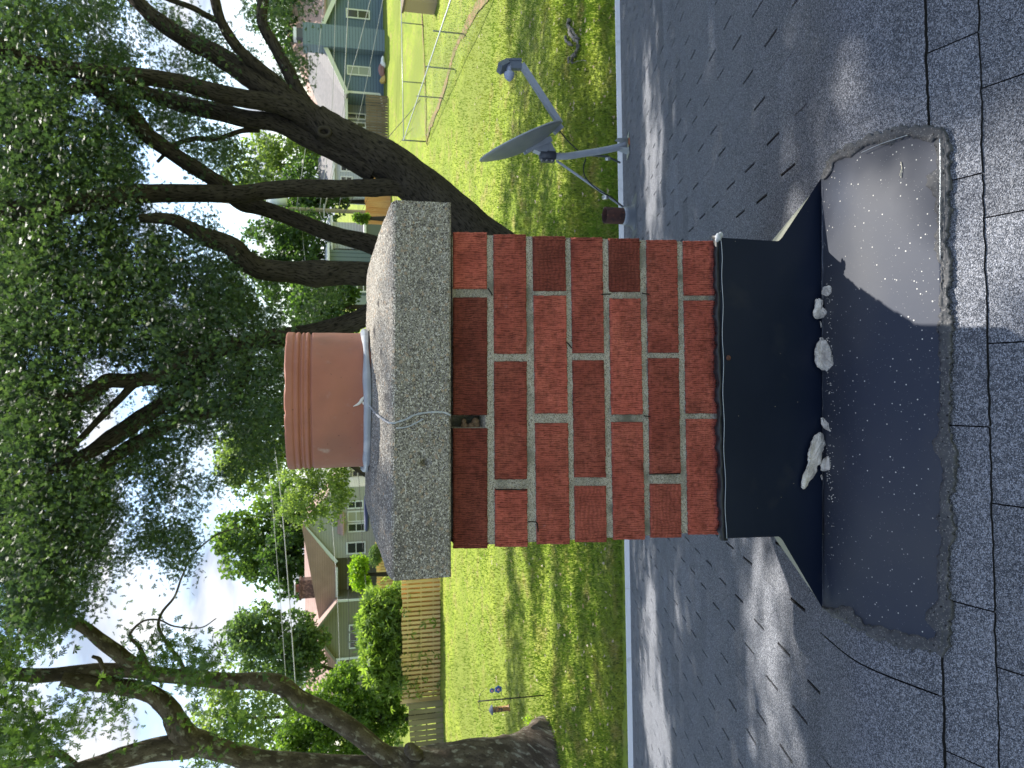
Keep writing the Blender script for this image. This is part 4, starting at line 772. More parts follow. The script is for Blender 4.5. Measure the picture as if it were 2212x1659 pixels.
A3 = canopy(3000, -15, 16, 17, 22.5, lambda x, y: 0, 17, 21, lambda x, y: False, R, (.44, .22, .9, 93))
A = np.concatenate([A1, A2, A3]); tq = (A[:, 2] - 5.15) / SUN[2]; qx, qy = A[:, 0] - SUN[0] * tq, A[:, 1] - SUN[1] * tq
A = A[~((qx > -.36) & (qx < .85) & (qy > 1.45) & (qy < 2.8))]; C2 = sprays(A, 10, .20, R); V2, F2 = leafgeo(C2, .13 + .08 * R.random(len(C2)), .7, 9)
npm('crown', V2, F2, M['maple_leaf'], maple)
# ---- sycamore at the left
SY = 18.0; sb = PY(1185, 1640, SY); sb[2] = 0; SB = M['sycbark']
syc = empty('sycamore_tree', sb, 'mottled sycamore tree at the left edge with forked limbs and peeling bark', 'tree')
limb('trunk', [(1200, 1640, 92), (1165, 1640, 80), (1130, 1645, 64), (1080, 1650, 54), (1000, 1652, 48), (930, 1662, 46), (870, 1668, 44), (820, 1668, 40)], SY, SB, syc, 8, .08, 31, 24)
SLB = [([(900, 1655, 34), (850, 1640, 24), (827, 1630, 21), (771, 1585, 20), (705, 1540, 20), (649, 1514, 20), (615, 1484, 19), (582, 1474, 18), (549, 1470, 17), (500, 1472, 16), (400, 1463, 14.5), (333, 1456, 14), (283, 1449, 14), (200, 1449, 14), (100, 1459, 13), (33, 1456, 12), (-60, 1448, 11), (-250, 1430, 7)], (18, 17)),
 ([(880, 1680, 34), (800, 1662, 26), (733, 1658, 24), (600, 1648, 22), (530, 1637, 21), (500, 1628, 21), (433, 1606, 24), (400, 1590, 25), (380, 1560, 22), (367, 1533, 20), (333, 1503, 17), (300, 1490, 16), (233, 1480, 15), (183, 1474, 15), (133, 1466, 13)], (18, 17)),
 ([(440, 1604, 22), (400, 1612, 24), (333, 1619, 22), (267, 1636, 20), (217, 1652, 17), (120, 1680, 14)], (17.6, 17)),
 ([(180, 1668, 7), (127, 1628, 7), (100, 1640, 8), (67, 1648, 8), (0, 1653, 8), (-60, 1660, 8)], (17.6, 17)),
 ([(310, 1450, 16), (283, 1433, 15), (250, 1407, 14), (217, 1383, 13), (183, 1356, 11), (143, 1339, 9), (100, 1320, 7)], (17.3, 16.8)),
 ([(397, 1445, 4), (385, 1420, 3.6), (367, 1399, 3.4), (343, 1356, 3), (350, 1323, 2.6), (377, 1289, 2.2), (393, 1246, 2), (417, 1199, 1.8), (467, 1156, 1.4), (520, 1139, 1)], (17, 16.4)),
 ([(317, 1435, 5), (300, 1396, 4), (280, 1373, 3), (307, 1343, 2), (343, 1339, 1.8), (377, 1353, 1.6), (433, 1356, 1.3), (467, 1336, 1)], (17, 16.4)),
 ([(262, 1680, 4), (225, 1452, 4), (215, 1425, 4), (200, 1418, 3)][1:], (17, 16.8))]
for i, (p, Y) in enumerate(SLB): limb('limb', p, Y, SB, syc, 6, .08, 60 + i, 14)
mb = MB(); p = PY(862, 1645, SY - .55)
limb('limb', [(905, 1632, 12), (893, 1625, 15), (886, 1618, 14), (882, 1614, 9), (881, 1613, .5)], (SY - .25, SY - .6), SB, syc, 4, .05, 90, 12)
SR = [(-60, 110, 1345, 1460, 4.6, 15, 19), (100, 150, 1370, 1420, 3.6, 16, 18), (255, 330, 1350, 1440, 3.6, 16, 18), (330, 465, 1385, 1450, 4.6, 16, 18), (-60, 170, 1470, 1620, 6.6, 15, 19), (170, 260, 1480, 1560, 5.2, 16, 19), (-60, 120, 1620, 1700, 4.6, 16, 19), (230, 290, 1545, 1600, 4.2, 16, 18), (380, 640, 1500, 1560, 3.6, 16, 18), (480, 640, 1540, 1600, 3.8, 16, 17.5), (270, 330, 1440, 1480, 4.5, 15.5, 16.5), (380, 440, 1440, 1500, 4.6, 15.5, 16.5), (60, 160, 1290, 1360, 3.8, 16, 18), (250, 330, 1240, 1300, 3.6, 16, 18), (400, 470, 1650, 1700, 4, 16, 18)]
S_ = regs(SR, R, .0140); C3 = sprays(S_, 9, .24, R); V3, F3 = leafgeo(C3, .085 + .075 * R.random(len(C3)), .3, 13, 5)
npm('crown', V3, F3, M['syc_leaf'], syc)
A4 = canopy(2200, -24, -13.5, 9, 27, lambda x, y: 0, 18, 23, lambda x, y: False, R, (.50, .4, .7, 95)); C4 = sprays(A4, 7, .3, R); V4, F4 = leafgeo(C4, .18 + .1 * R.random(len(C4)), .7, 19); npm('crown', V4, F4, M['syc_leaf'], syc)  # unseen sprays added along sun rays to shade the left lawn
# ---- background trees: blobs (x, y, rx, ry) in survey px at a distance Y
def fartree(name, label, blobs, Y, mt, n, size, trunk=None, cat='tree', dY=None, group=None, gap=.40, up=.3, lobes=1, seed=0):
    R = np.random.default_rng(seed + 100); area = sum(b[2] * b[3] for b in blobs); C = []
    for (x, y, rx, ry) in blobs:
        k = int(n * rx * ry / area); c = PY(x, y, Y); sx = ry * Y / FPX; szv = rx * Y / FPX; sy = (sx + szv) / 2
        d = R.normal(size=(k * 2, 3)); d /= np.linalg.norm(d, axis=1)[:, None]; r = R.random(k * 2) ** .42; lump = .72 + .42 * fbm(d * 2.3 + x * .1 + y, 3, seed); P_ = d * (r * lump)[:, None]
        P_ = P_ * np.array([sx, sy, szv]) * 1.15; keep = fbm((P_ + c) * (2.2 / max(1.2, sx) ** .5), 2, seed + 5) > gap; C.append((P_ + c)[keep][:k])
    C = np.concatenate(C); g = gz(Y); C = C[C[:, 2] > g + .05]
    bx = np.mean([b[1] for b in blobs]); base = PY(800, bx, Y) if trunk is None else PY(trunk[0][0], trunk[0][1], Y); base[2] = g
    V, Fc = leafgeo(C, size * (.7 + .6 * R.random(len(C))), up, seed, lobes)
    t = empty(name, base, label, cat, group); npm('crown', V, Fc, mt, t)
    if trunk: 
        limb('trunk', [(p[0], p[1], p[2]) for p in trunk], Y, M['farbark'], t, 4, .05, seed, 8)
    else:
        c = C.mean(0); mb = MB(); mb.tube([base, (base + c) / 2, c], [.22, .17, .08], 8); mb.build('trunk', M['farbark'], t)
    return t
G = 'trees beyond the fences'
fartree('shade_tree', 'dark green tree rising behind the pink roof at the right edge', [(600, 20, 55, 60), (620, 90, 42, 50), (600, -60, 60, 60)], 78, M['oak_leaf'], 5000, .42, group=G, seed=1)
fartree('shade_tree', 'pale green hazy tree seen between the maple limbs right of the utility pole', [(560, 350, 60, 50), (620, 310, 70, 60), (600, 410, 70, 50), (520, 400, 50, 40), (690, 330, 50, 70)], 75, M['pale_leaf'], 9000, .40, group=G, seed=2)
fartree('shade_tree', 'mid green tree behind the low light grey house right of centre', [(700, 440, 50, 50), (660, 400, 50, 60), (640, 470, 60, 40)], 70, M['oak_leaf'], 5000, .38, group=G, seed=3)
fartree('shade_tree', 'leafy tree with sunlit edge left of the utility pole', [(590, 520, 70, 50), (640, 500, 60, 55), (660, 560, 55, 60), (620, 610, 60, 60), (560, 570, 40, 50)], 58, M['oak_leaf'], 10000, .30, group=G, seed=4)
fartree('shade_tree', 'dark green tree right of the clay pot over the low grey houses', [(690, 640, 55, 60), (730, 690, 50, 50), (660, 700, 50, 50), (740, 620, 35, 40)], 50, M['oak_leaf'], 9000, .28, group=G, seed=5)
fartree('pale_tree', 'tall pale hazy tree behind and left of the clay pot', [(530, 960, 60, 60), (560, 1020, 70, 60), (500, 1000, 40, 50), (600, 960, 60, 60)], 80, M['pale_leaf'], 8000, .42, group=G, seed=6)
fartree('feathery_tree', 'feathery pale tree with forked dark trunk left of the clay pot', [(650, 1040, 55, 60), (690, 1060, 60, 60), (640, 1100, 45, 40), (700, 1010, 50, 45), (740, 1080, 25, 50), (735, 1020, 20, 40), (700, 1110, 45, 35)], 46, M['pale_leaf'], 13000, .17, trunk=[(835, 1030, 8), (800, 1028, 7), (775, 1015, 6), (750, 1000, 5), (700, 985, 3)], group=G, gap=.44, seed=7)
fartree('shade_tree', 'mid green tree behind the sage house gable', [(500, 1150, 50, 45), (540, 1190, 70, 60), (590, 1130, 60, 60), (590, 1220, 60, 50), (620, 1080, 50, 50)], 72, M['mid_leaf'], 11000, .42, group=G, seed=8)
fartree('shade_tree', 'deep green tree directly behind the brown ridge', [(625, 1170, 45, 60), (630, 1250, 45, 50), (640, 1110, 40, 40), (600, 1210, 40, 40)], 68, M['oak_leaf'], 8000, .36, group=G, seed=9)
fartree('shade_tree', 'round grey-green tree in front of the brown roof', [(520, 1390, 50, 50), (560, 1360, 55, 55), (600, 1410, 70, 60), (640, 1370, 45, 50), (650, 1430, 50, 50), (680, 1390, 30, 35)], 52, M['grey_leaf'], 16000, .26, group=G, trunk=[(760, 1460, 5), (700, 1440, 4), (650, 1410, 3)], seed=10)
fartree('shade_tree', 'pale tree behind the sycamore fork', [(470, 1530, 60, 55), (540, 1560, 70, 60), (480, 1480, 50, 40), (590, 1500, 60, 40), (560, 1610, 60, 50), (450, 1600, 50, 50)], 60, M['pale_leaf'], 9000, .32, group=G, seed=11, gap=.46)
fartree('leafy_bush', 'bright green bushy tree behind the old dark fence at the left', [(690, 1530, 60, 50), (740, 1480, 60, 45), (780, 1550, 70, 55), (700, 1600, 70, 50), (820, 1500, 45, 50), (640, 1580, 50, 50), (850, 1560, 30, 50), (790, 1610, 60, 40), (620, 1640, 45, 40)], 39.5, M['bright_leaf'], 26000, .19, group='bushes behind the wooden fences', seed=12, cat='bush', gap=.38)
fartree('leafy_bush', 'bright lime bush in front of the sage house wall', [(775, 1222, 22, 26), (776, 1250, 20, 26), (788, 1266, 14, 16)], 48, M['lime_leaf'], 3500, .16, group='bushes behind the wooden fences', seed=13, cat='bush', gap=.3)
fartree('leafy_bush', 'small round grey-green bush beside the chimney cap', [(810, 1200, 14, 22)], 47, M['grey_leaf'], 2600, .10, group='bushes behind the wooden fences', seed=14, cat='bush', gap=.2)
fartree('leafy_bush', 'light green shrub beside the orange fence right of centre', [(780, 470, 17, 12)], 50, M['bright_leaf'], 1800, .16, group='bushes behind the wooden fences', seed=15, cat='bush', gap=.3)
for i, (x, y, ry) in enumerate(((655, 215, 30), (640, 170, 22))): pass
# tall reeds behind the new fence: separate clumps of arching blades
R = np.random.default_rng(44)
for i, yc in enumerate((1300, 1340, 1380, 1420, 1455)):
    b = PY(900, yc, 38.8); b[2] = 0; k_ = 1500; top = 4.05 - .12 * abs(i - 1.5) + .15 * (i % 2); C = np.c_[b[0] + R.normal(size=k_) * .42, b[1] + R.normal(size=k_) * .45, top * R.random(k_) ** .7]; C[:, 2] -= .35 * ((C[:, 0] - b[0]) / .8) ** 2; C = C[C[:, 2] > .1]
    V, Fc = leafgeo(C, .28 + .22 * R.random(len(C)), .25, 70 + i, 3)
    t = npm('reed_clump', V, Fc, M['reed_leaf']); tag(t, ['rightmost clump of tall arching reeds behind the new fence, by the pale grass', 'second clump of tall reeds from the right behind the new fence', 'middle clump of tall reeds under the olive gable windows', 'fourth clump of tall reeds from the right behind the new fence', 'leftmost clump of tall reeds, touching the bright bushy tree'][i], 'reeds', 'tall reeds behind the new fence')
# ------------------------------------------------------------------ fences
def fence(name, label, a, b, h, mt, Y=None, pitch=.235, bw=.14, back=None, posts=True, wave=.06, group=None):
    A_ = PG(*a); B_ = PG(*b); A_[2] = gz(A_[1]); B_[2] = gz(B_[1]); d = B_ - A_; Lf = np.linalg.norm(d[:2]); u = d / Lf; nv = np.array([u[1], -u[0], 0]); 
    if nv[1] > 0: nv = -nv
    t = empty(name, A_, label, 'fence', group); mb = MB(); mb2 = MB(); k = int(Lf / pitch)
    for i in range(k):
        p = A_ + u * (i * pitch + pitch / 2); hh = h + wave * math.sin(i * .8) * .5 + random.uniform(-.015, .015); tl = random.uniform(-.01, .01)
        for m_, off, s0, hv in (((mb, .06, 0, hh), (mb2, -.06, pitch / 2, hh - .02)) if back is not False else ((mb, .06, 0, hh),)):
            q = p + u * (s0 + tl) + nv * off; m_.hexa([q - u * bw / 2 - nv * .01, q + u * bw / 2 - nv * .01, q + u * bw / 2 + nv * .01, q - u * bw / 2 + nv * .01] + [z + np.array([0, 0, hv]) for z in (q - u * bw / 2 - nv * .01, q + u * bw / 2 - nv * .01, q + u * bw / 2 + nv * .01, q - u * bw / 2 + nv * .01)])
    mb.build('front_boards', mt, t)
    if back is not False: mb2.build('back_boards', back or mt, t)
    mb = MB()
    for z in (.35, h / 2, h - .3): mb.bar(A_ + np.array([0, 0, z]), B_ + np.array([0, 0, z]), .04, .07)
    mb.build('rails', mt, t)
    if posts:
        j = 0.
        while j <= Lf + .01:
            mb = MB(); p = A_ + u * j; mb.box(p[0] - .05, p[0] + .05, p[1] - .05, p[1] + .05, p[2] - .1, p[2] + h + .09); mb.build('post', mt, t); j += 2.4
    return t
fence('wooden_fence', 'new golden shadowbox fence across the lawn left of the chimney', (951, 1010), (951, 1512), 1.95, M['newwood'], back=M['orangewood'])  # orange of the back boards stands in for sunlight glowing through the gaps
fence('wooden_fence', 'old grey-brown board fence running behind the sycamore trunk', (957, 1514), (965, 1720), 1.72, M['oldwood'], pitch=.25, bw=.215, back=False)
fence('wooden_fence', 'far pale picket fence behind the new fence beside the round bush', (858, 1100), (858, 1288), 1.5, M['newwood'], pitch=.22)
fence('wooden_fence', 'bright orange board fence between the clay pot and the feathery tree', (840, 960), (840, 1085), 1.75, M['orangewood'], pitch=.15)
fence('wooden_fence', 'orange board fence section behind the utility pole', (842, 362), (846, 492), 1.9, M['orangewood'], pitch=.15)
fence('wooden_fence', 'leaning weathered brown fence beside the blue house porch', (838, 208), (838, 320), 1.65, M['brownwood'], pitch=.2, bw=.16, posts=False, back=False)
# chain-link fence
chain = empty('chain_link_fence', PG(920, 310), 'galvanized chain link fence with two runs meeting at a corner post', 'fence')
cnr = PG(920.5, 306); cnr[2] = 0; H_ = 1.25
farr = [PG(914, -40), cnr]; near = [cnr, PG(1110, -110)]
def run(a, b, posts, rail_m, k):
    a = a.copy(); b = b.copy(); a[2] = b[2] = 0; mb = MB(); z = np.array([0, 0, H_]); mb.tube([a + z, (a + b) / 2 + z, b + z], .028, 8); mb.build('top_rail', rail_m, chain)
    for p in posts:
        q = PG(*p); q[2] = 0; mb = MB(); mb.tube([q, q + z * .5, q + z], .030, 8); mb.build('post', M['darkgalv'], chain)
    mb = MB(); L_ = np.linalg.norm(b - a); u = (b - a) / L_; s = 0.
    while s < L_:
        for sg in (1, -1):
            p0 = a + u * s; p1 = a + u * (s + sg * H_); 
            if 0 <= s + sg * H_ <= L_: mb.tube([p0 + np.array([0, 0, .03]), p1 + z], .0016, 3, False)
        s += .16
    mb.build('wire_mesh', M['galv'], chain)
run(farr[0], farr[1], [(914, 53.6), (917, 180)], M['galv'], 0); run(near[0], near[1], [(958, 212), (983, 149.5), (1005, 73.6)], M['galv'], 1)
mb = MB(); mb.tube([cnr, cnr + np.array([0, 0, H_ + .1])], .04, 8); mb.build('corner_post', M['darkgalv'], chain)
# ------------------------------------------------------------------ houses
def quad(mb, pts): mb.poly([tuple(p) for p in pts])
def win(parent, Y, x0, x1, y0, y1, frame=M['cream'], pane=None, mull=True, dp=.0):
    a = PY(x1, y1, Y - .02 - dp); b = PY(x0, y0, Y - .02 - dp); X0, X1 = a[0], b[0]; Z0, Z1 = a[2], b[2]; mb = MB(); f = .10; Yf = Y - dp
    mb.box(X0, X1, Yf - .10, Yf - .01, Z1 - f, Z1); mb.box(X0, X1, Yf - .10, Yf - .01, Z0, Z0 + f); mb.box(X0, X0 + f, Yf - .10, Yf - .01, Z0 + f, Z1 - f); mb.box(X1 - f, X1, Yf - .10, Yf - .01, Z0 + f, Z1 - f)
    if mull: mb.box(X0 + f, X1 - f, Yf - .09, Yf - .01, (Z0 + Z1) / 2 - .03, (Z0 + Z1) / 2 + .03)
    o = mb.build('window', frame, parent); mb = MB(); mb.box(X0 + f * .9, X1 - f * .9, Yf - .05, Yf - .015, Z0 + f * .9, Z1 - f * .9); mb.build('pane', pane or M['glass'], o)
def roofslab(name, pts, mt, parent, th=.16):
    mb = MB(); P_ = [np.array(p) for p in pts]; lo = [p - np.array([0, 0, th]) for p in P_]; k = len(P_); mb.poly(lo + P_, [tuple(range(k))[::-1], tuple(range(k, 2 * k))] + [(i, (i + 1) % k, k + (i + 1) % k, k + i) for i in range(k)]); return mb.build(name, mt, parent)
# blue house at the right
HY = 60.; gB = gz(HY); b1 = empty('blue_house', PY(835, 100, HY), 'blue-grey sided house with grey roof and wide siding-clad chimney stack, top right', 'house')
apx = PY(686, 78, HY); eL = PY(746, 208, HY); eR = PY(748, -58, HY)
mb = MB(); mb.poly([(eR[0] - .3, HY, gB - .3), (eL[0] + .3, HY, gB - .3), (eL[0] + .3, HY, eL[2]), (apx[0], HY, apx[2] - .15), (eR[0] - .3, HY, eR[2])]); mb.box(eL[0] + .3, eR[0] - .3, HY + .02, HY + 9, gB - .3, eL[2]); mb.build('wall', M['bluewall'], b1)
for e, s in ((eL, -1), (eR, 1)):
    roofslab('roof', [(apx[0], HY - .5, apx[2]), (e[0], HY - .5, e[2]), (e[0], HY + 10, e[2]), (apx[0], HY + 10, apx[2])], M['greyroof'], b1); mb = MB(); mb.bar((apx[0], HY - .56, apx[2] - .12), (e[0], HY - .56, e[2] - .12), .05, .32); mb.build('rake_board', M['cream'], b1)
st0 = PY(831, 112, HY - .8); st1 = PY(654, 48, HY - .8); mb = MB(); mb.box(st0[0], st1[0], HY - .9, HY + .6, gB - .3, st1[2]); mb.box(PY(0, 112, HY)[0] if 0 else st0[0] - .12, st1[0] + .12, HY - .5, HY + .5, st1[2] - .3, st1[2] + .02); mb.build('chimney_stack', M['bluestack'], b1)
win(b1, HY, 747, 799, 18, 44); win(b1, HY, 749, 801, 141, 166, pane=M['blind'])
# main hip roof wing to the left with porch
w0 = PY(742, 280, HY + 2.5); rdg0 = PY(664, 112, HY + 6); rdg1 = PY(666, 175, HY + 6)
roofslab('roof', [(eL[0] - .0, HY + .6, eL[2] + .05), (w0[0] - 1.0, HY + .6, eL[2] + .05), (rdg1[0], HY + 6, rdg1[2]), (rdg0[0] + 2, HY + 6, rdg0[2])], M['greyroof'], b1)
roofslab('roof', [(w0[0] - 1.0, HY + .6, eL[2] + .05), (w0[0] - 1.0, HY + 11, eL[2] + .05), (rdg1[0], HY + 6, rdg1[2] - .01)], M['greyroof'], b1)
mb = MB(); mb.box(w0[0] - .6, eL[0] + .35, HY + 2.5, HY + 9, gB - .3, eL[2] - .1); mb.build('wall', M['palebluewall'], b1)
win(b1, HY + 2.5, 749, 791, 243, 260, M['white']); win(b1, HY + 2.5, 749, 791, 262, 278, M['white'])
mb = MB(); p = [PY(744, 196, HY - .1), PY(833, 198, HY - .1)]; mb.bar((eL[0] + .35, HY - .08, eL[2] - .2), (eL[0] + .35, HY - .08, gB + .3), .14, .12); mb.bar((eL[0] + .35, HY - .1, gB + .3), (eL[0] - .9, HY - .4, gB + .05), .12, .10); mb.build('downspout', M['cream'], b1)
mb = MB(); mb.bar((eL[0], HY + .45, eL[2] - .1), (w0[0] - 1.0, HY + .45, eL[2] - .1), .14, .18); mb.build('fascia', M['cream'], b1)
# pink roofed house behind
PYk = 74.; b2 = empty('pink_roof_house', PY(800, 80, PYk), 'house with faded pink hip roof behind the blue house', 'house')
A_, B_, C_, D2 = PY(620, 20, PYk + 4), PY(621, 82, PYk + 4), PY(700, 235, PYk), PY(700, -120, PYk)
roofslab('roof', [D2, C_, B_, A_], M['pinkroof'], b2); roofslab('roof', [C_, C_ + np.array([0, 9, 0]), B_], M['pinkroof'], b2); mb = MB(); mb.box(C_[0] + .5, D2[0] - .5, PYk + .4, PYk + 8, gz(PYk), C_[2] - .1); mb.build('wall', M['sagewall'], b2)
mb = MB(); c_ = PY(650, 76, PYk + 1.5); mb.box(c_[0] - .45, c_[0] + .45, PYk + 1, PYk + 2, c_[2] - .8, c_[2] + .4); mb.build('vent_stack', M['darkmetal'], b2); mb = MB(); mb.box(c_[0] - .5, c_[0] + .5, PYk + .9, PYk + 2.1, c_[2] + .4, c_[2] + .7); mb.build('stack_cap', M['white'], b2)
# sage house at left of chimney
SYk = 58.; gS = gz(SYk); b3 = empty('sage_house', PY(840, 1200, SYk), 'pale sage sided house with brown shingle roof and brick chimney, left of the clay pot', 'house')
ap = PY(652, 1134, SYk); el = PY(724, 1213, SYk); er = (2 * ap[0] - el[0], el[2])
mb = MB(); mb.poly([(el[0] + .25, SYk, gS - .4), (er[0] - .2, SYk, gS - .4), (er[0] - .2, SYk, el[2]), (ap[0], SYk, ap[2] - .1), (el[0] + .25, SYk, el[2])][::-1]); mb.box(el[0] + .3, er[0] - .3, SYk + .02, SYk + 7, gS - .4, el[2]); mb.build('wall', M['sagewall'], b3)
mb = MB(); mb.bar((ap[0], SYk - .3, ap[2] - .12), (el[0], SYk - .3, el[2] - .12), .05, .26); mb.bar((ap[0], SYk - .3, ap[2] - .12), (er[0], SYk - .3, er[1] - .12), .05, .26); mb.build('rake_board', M['trim'], b3)
roofslab('roof', [(ap[0], SYk - .4, ap[2]), (er[0], SYk - .4, er[1]), (er[0], SYk + 8, er[1]), (ap[0], SYk + 8, ap[2])], M['brownroof'], b3)
# long roof running left (its ridge parallel to the picture)
r0 = PY(650, 1134, SYk + 5.5); r1 = PY(648, 1520, SYk + 5.5); e0 = PY(729, 1213, SYk + 1.5); e1 = PY(735, 1520, SYk + 1.5)
main_roof = roofslab('roof', [(e0[0], SYk - .38, el[2]), (e1[0], SYk - .38, el[2]), (r1[0], SYk + 5.5, ap[2] + .04), (ap[0], SYk + 5.5, ap[2] + .04), (ap[0], SYk - .38, ap[2] + .0)], M['brownroof'], b3)
mb = MB(); mb.box(e1[0], el[0] + .25, SYk + 1.6, SYk + 8, gS - .4, el[2] - .05); mb.build('wall', M['olivewall'], b3)
mb = MB(); mb.bar((e0[0], SYk - .42, el[2] - .1), (e1[0], SYk - .42, el[2] - .1), .10, .16); mb.build('gutter', M['trim'], b3)
g0 = PY(679, 1364, SYk - 1.5); gl = PY(726, 1424, SYk - 1.5); gr_ = PY(730, 1298, SYk - 1.5)
mb = MB(); mb.poly([(gl[0], SYk - 1.5, gS - .4), (gr_[0], SYk - 1.5, gS - .4), (gr_[0], SYk - 1.5, gr_[2]), (g0[0], SYk - 1.5, g0[2]), (gl[0], SYk - 1.5, gl[2])][::-1]); mb.box(gl[0] + .02, gr_[0] - .02, SYk - 1.48, SYk + 3, gS - .4, gl[2]); mb.build('wall', M['olivewall'], b3)
for e in (gl, gr_):
    roofslab('roof', [(g0[0], SYk - 1.9, g0[2] + .12), (e[0], SYk - 1.9, e[2] + .12), (e[0], SYk + 3.5, e[2] + .12), (g0[0], SYk + 5, g0[2] + .12)], M['brownroof'], b3, .12); mb = MB(); mb.bar((g0[0], SYk - 1.94, g0[2] + .0), (e[0], SYk - 1.94, e[2] + .0), .05, .16); mb.build('rake_board', M['olivewall'], b3)
mb = MB(); mb.bar((gl[0], SYk - 1.55, gl[2]), (gl[0], SYk - 1.55, gS), .16, .1); mb.build('corner_board', M['trim'], b3); mb = MB(); mb.bar((gr_[0], SYk - 1.55, gr_[2]), (gr_[0], SYk - 1.55, gS), .16, .1); mb.build('corner_board', M['trim'], b3)
win(b3, SYk, 748, 790, 1171, 1195, M['trim']); win(b3, SYk, 750, 789, 1130, 1148, M['trim']); win(b3, SYk, 750, 789, 1104, 1126, M['trim'], M['blind']); win(b3, SYk, 750, 785, 1082, 1098, M['trim'])
win(b3, SYk + 1.6, 750, 785, 1246, 1275, M['trim']); win(b3, SYk - 1.5, 753, 790, 1349, 1363, M['trim']); win(b3, SYk - 1.5, 753, 790, 1364, 1384, M['trim']); win(b3, SYk - 1.5, 753, 790, 1385, 1398, M['trim']); win(b3, SYk + 1.6, 753, 780, 1296 - 12, 1300, M['trim'])
mb = MB(); aw = PY(733, 1150, SYk); mb.hexa([(PY(740, 1152, SYk)[0], SYk - .9, aw[2] - .35), (PY(740, 1106, SYk)[0], SYk - .9, aw[2] - .35), (PY(740, 1106, SYk)[0], SYk - .01, aw[2] - .35), (PY(740, 1152, SYk)[0], SYk - .01, aw[2] - .35), (PY(740, 1152, SYk)[0], SYk - .9, aw[2] - .25), (PY(740, 1106, SYk)[0], SYk - .9, aw[2] - .25), (PY(740, 1106, SYk)[0], SYk - .01, aw[2] + .15), (PY(740, 1152, SYk)[0], SYk - .01, aw[2] + .15)]); mb.build('awning', M['pinkroof'], b3)
ch0 = PY(690, 1290, SYk + 2.4); ch1 = PY(650, 1254, SYk + 2.4); mb = MB(); mb.box(ch0[0], ch1[0], SYk + 2.3, SYk + 3.4, ch0[2] - .3, ch1[2]); mb.box(ch0[0] - .08, ch1[0] + .08, SYk + 2.2, SYk + 3.5, ch1[2], ch1[2] + .14); chm = mb.build('brick_chimney', M['farbrick'], b3)
mb = MB(); cm = (ch0[0] + ch1[0]) / 2; mb.box(cm - .25, cm + .25, SYk + 2.6, SYk + 3.1, ch1[2] + .14, ch1[2] + .38); mb.build('flue', M['clay'], chm); mb = MB(); mb.box(cm - .42, cm + .42, SYk + 2.45, SYk + 3.25, ch1[2] + .44, ch1[2] + .52); mb.build('flue_hood', M['white'], chm)
d3 = PY(712, 1300, SYk - .3); mini = empty('satellite_dish', d3, 'tiny white satellite dish on the brown roof of the sage house', 'satellite dish'); mb = MB(); dc = PY(693, 1292, SYk + .3); V = []
mb.ball(dc, .42, 8, (.75, .25, 1)); mb.build('reflector', M['white'], mini); mb = MB(); mb.tube([dc + np.array([0, .1, -.1]), PY(712, 1300, SYk + .4)], .04, 6); mb.build('mast', M['darkmetal'], mini)
# low houses seen between the maple stems
def simplehouse(label, name, x_ridge, x_eave, x_base, y0, y1, Y, wallm, roofm, wins=()):
    a = PY(x_base, y1, Y); b = PY(x_base, y0, Y); er_ = PY(x_eave, y0, Y)[2]; rg_ = PY(x_ridge, y0, Y + 3)[2]; g = gz(Y); t = empty(name, ((a[0] + b[0]) / 2, Y, g), label, 'house')
    mb = MB(); mb.box(a[0], b[0], Y, Y + 6, g - .3, er_); mb.build('wall', wallm, t)
    mb = MB(); mb.hexa([(a[0] - .4, Y - .4, er_), (b[0] + .4, Y - .4, er_), (b[0] + .4, Y + 6.4, er_), (a[0] - .4, Y + 6.4, er_), (a[0] - .3, Y + 2.9, rg_), (b[0] + .3, Y + 2.9, rg_), (b[0] + .3, Y + 3.1, rg_), (a[0] - .3, Y + 3.1, rg_)]); mb.build('roof', roofm, t)
    mb = MB(); mb.bar((a[0] - .4, Y - .45, er_ - .05), (b[0] + .4, Y - .45, er_ - .05), .1, .16); mb.build('fascia', M['white'], t)
    for w_ in wins: win(t, Y, *w_, M['white'])
    return t
simplehouse('low white house with light grey roof behind the leaning trunk', 'white_house', 687, 719, 838, 338, 410, 66, M['whitesiding'], M['greyroof'], [(735, 762, 352, 372), (735, 762, 380, 394)])
simplehouse('blue-white gabled house with lilac siding left of the utility pole', 'lilac_house', 688, 715, 838, 484, 540, 58, M['whitesiding'], M['whitesiding'], [])
simplehouse('slate grey metal-sided building partly hidden by the cap', 'grey_building', 700, 708, 838, 543, 640, 55, M['greysiding'], M['white'], [(770, 800, 612, 632)])
simplehouse('low grey house glimpsed beside the orange fence left of the clay pot', 'grey_house', 742, 752, 838, 940, 1062, 66, M['whitesiding'], M['greyroof'], [(760, 785, 1015, 1030)])
# trampoline edge
tr = empty('trampoline', PY(840, 1108, 46), 'dark blue trampoline rim just above the chimney cap', 'trampoline'); c_ = PY(792, 1108, 46); c_[2] = max(c_[2], gz(46) + .9); mb = MB(); mb.tube([c_ + np.array([math.cos(a) * 1.0, math.sin(a) * 1.0, 0]) for a in np.linspace(0, 6.283, 33)], .12, 8, False); mb.build('rim_pad', M['navy'], tr)
mb = MB(); mb.poly([tuple(c_ + np.array([math.cos(a) * .95, math.sin(a) * .95, -.02])) for a in np.linspace(0, 6.283, 25)[:-1]]); mb.build('jumping_mat', M['rubber'], tr)
for a in (0.6, 2.2, 3.8, 5.4): mb = MB(); q = c_ + np.array([math.cos(a), math.sin(a), 0]); g_ = q.copy(); g_[2] = gz(46); mb.tube([g_, q], .03, 6); mb.build('leg', M['galv'], tr)
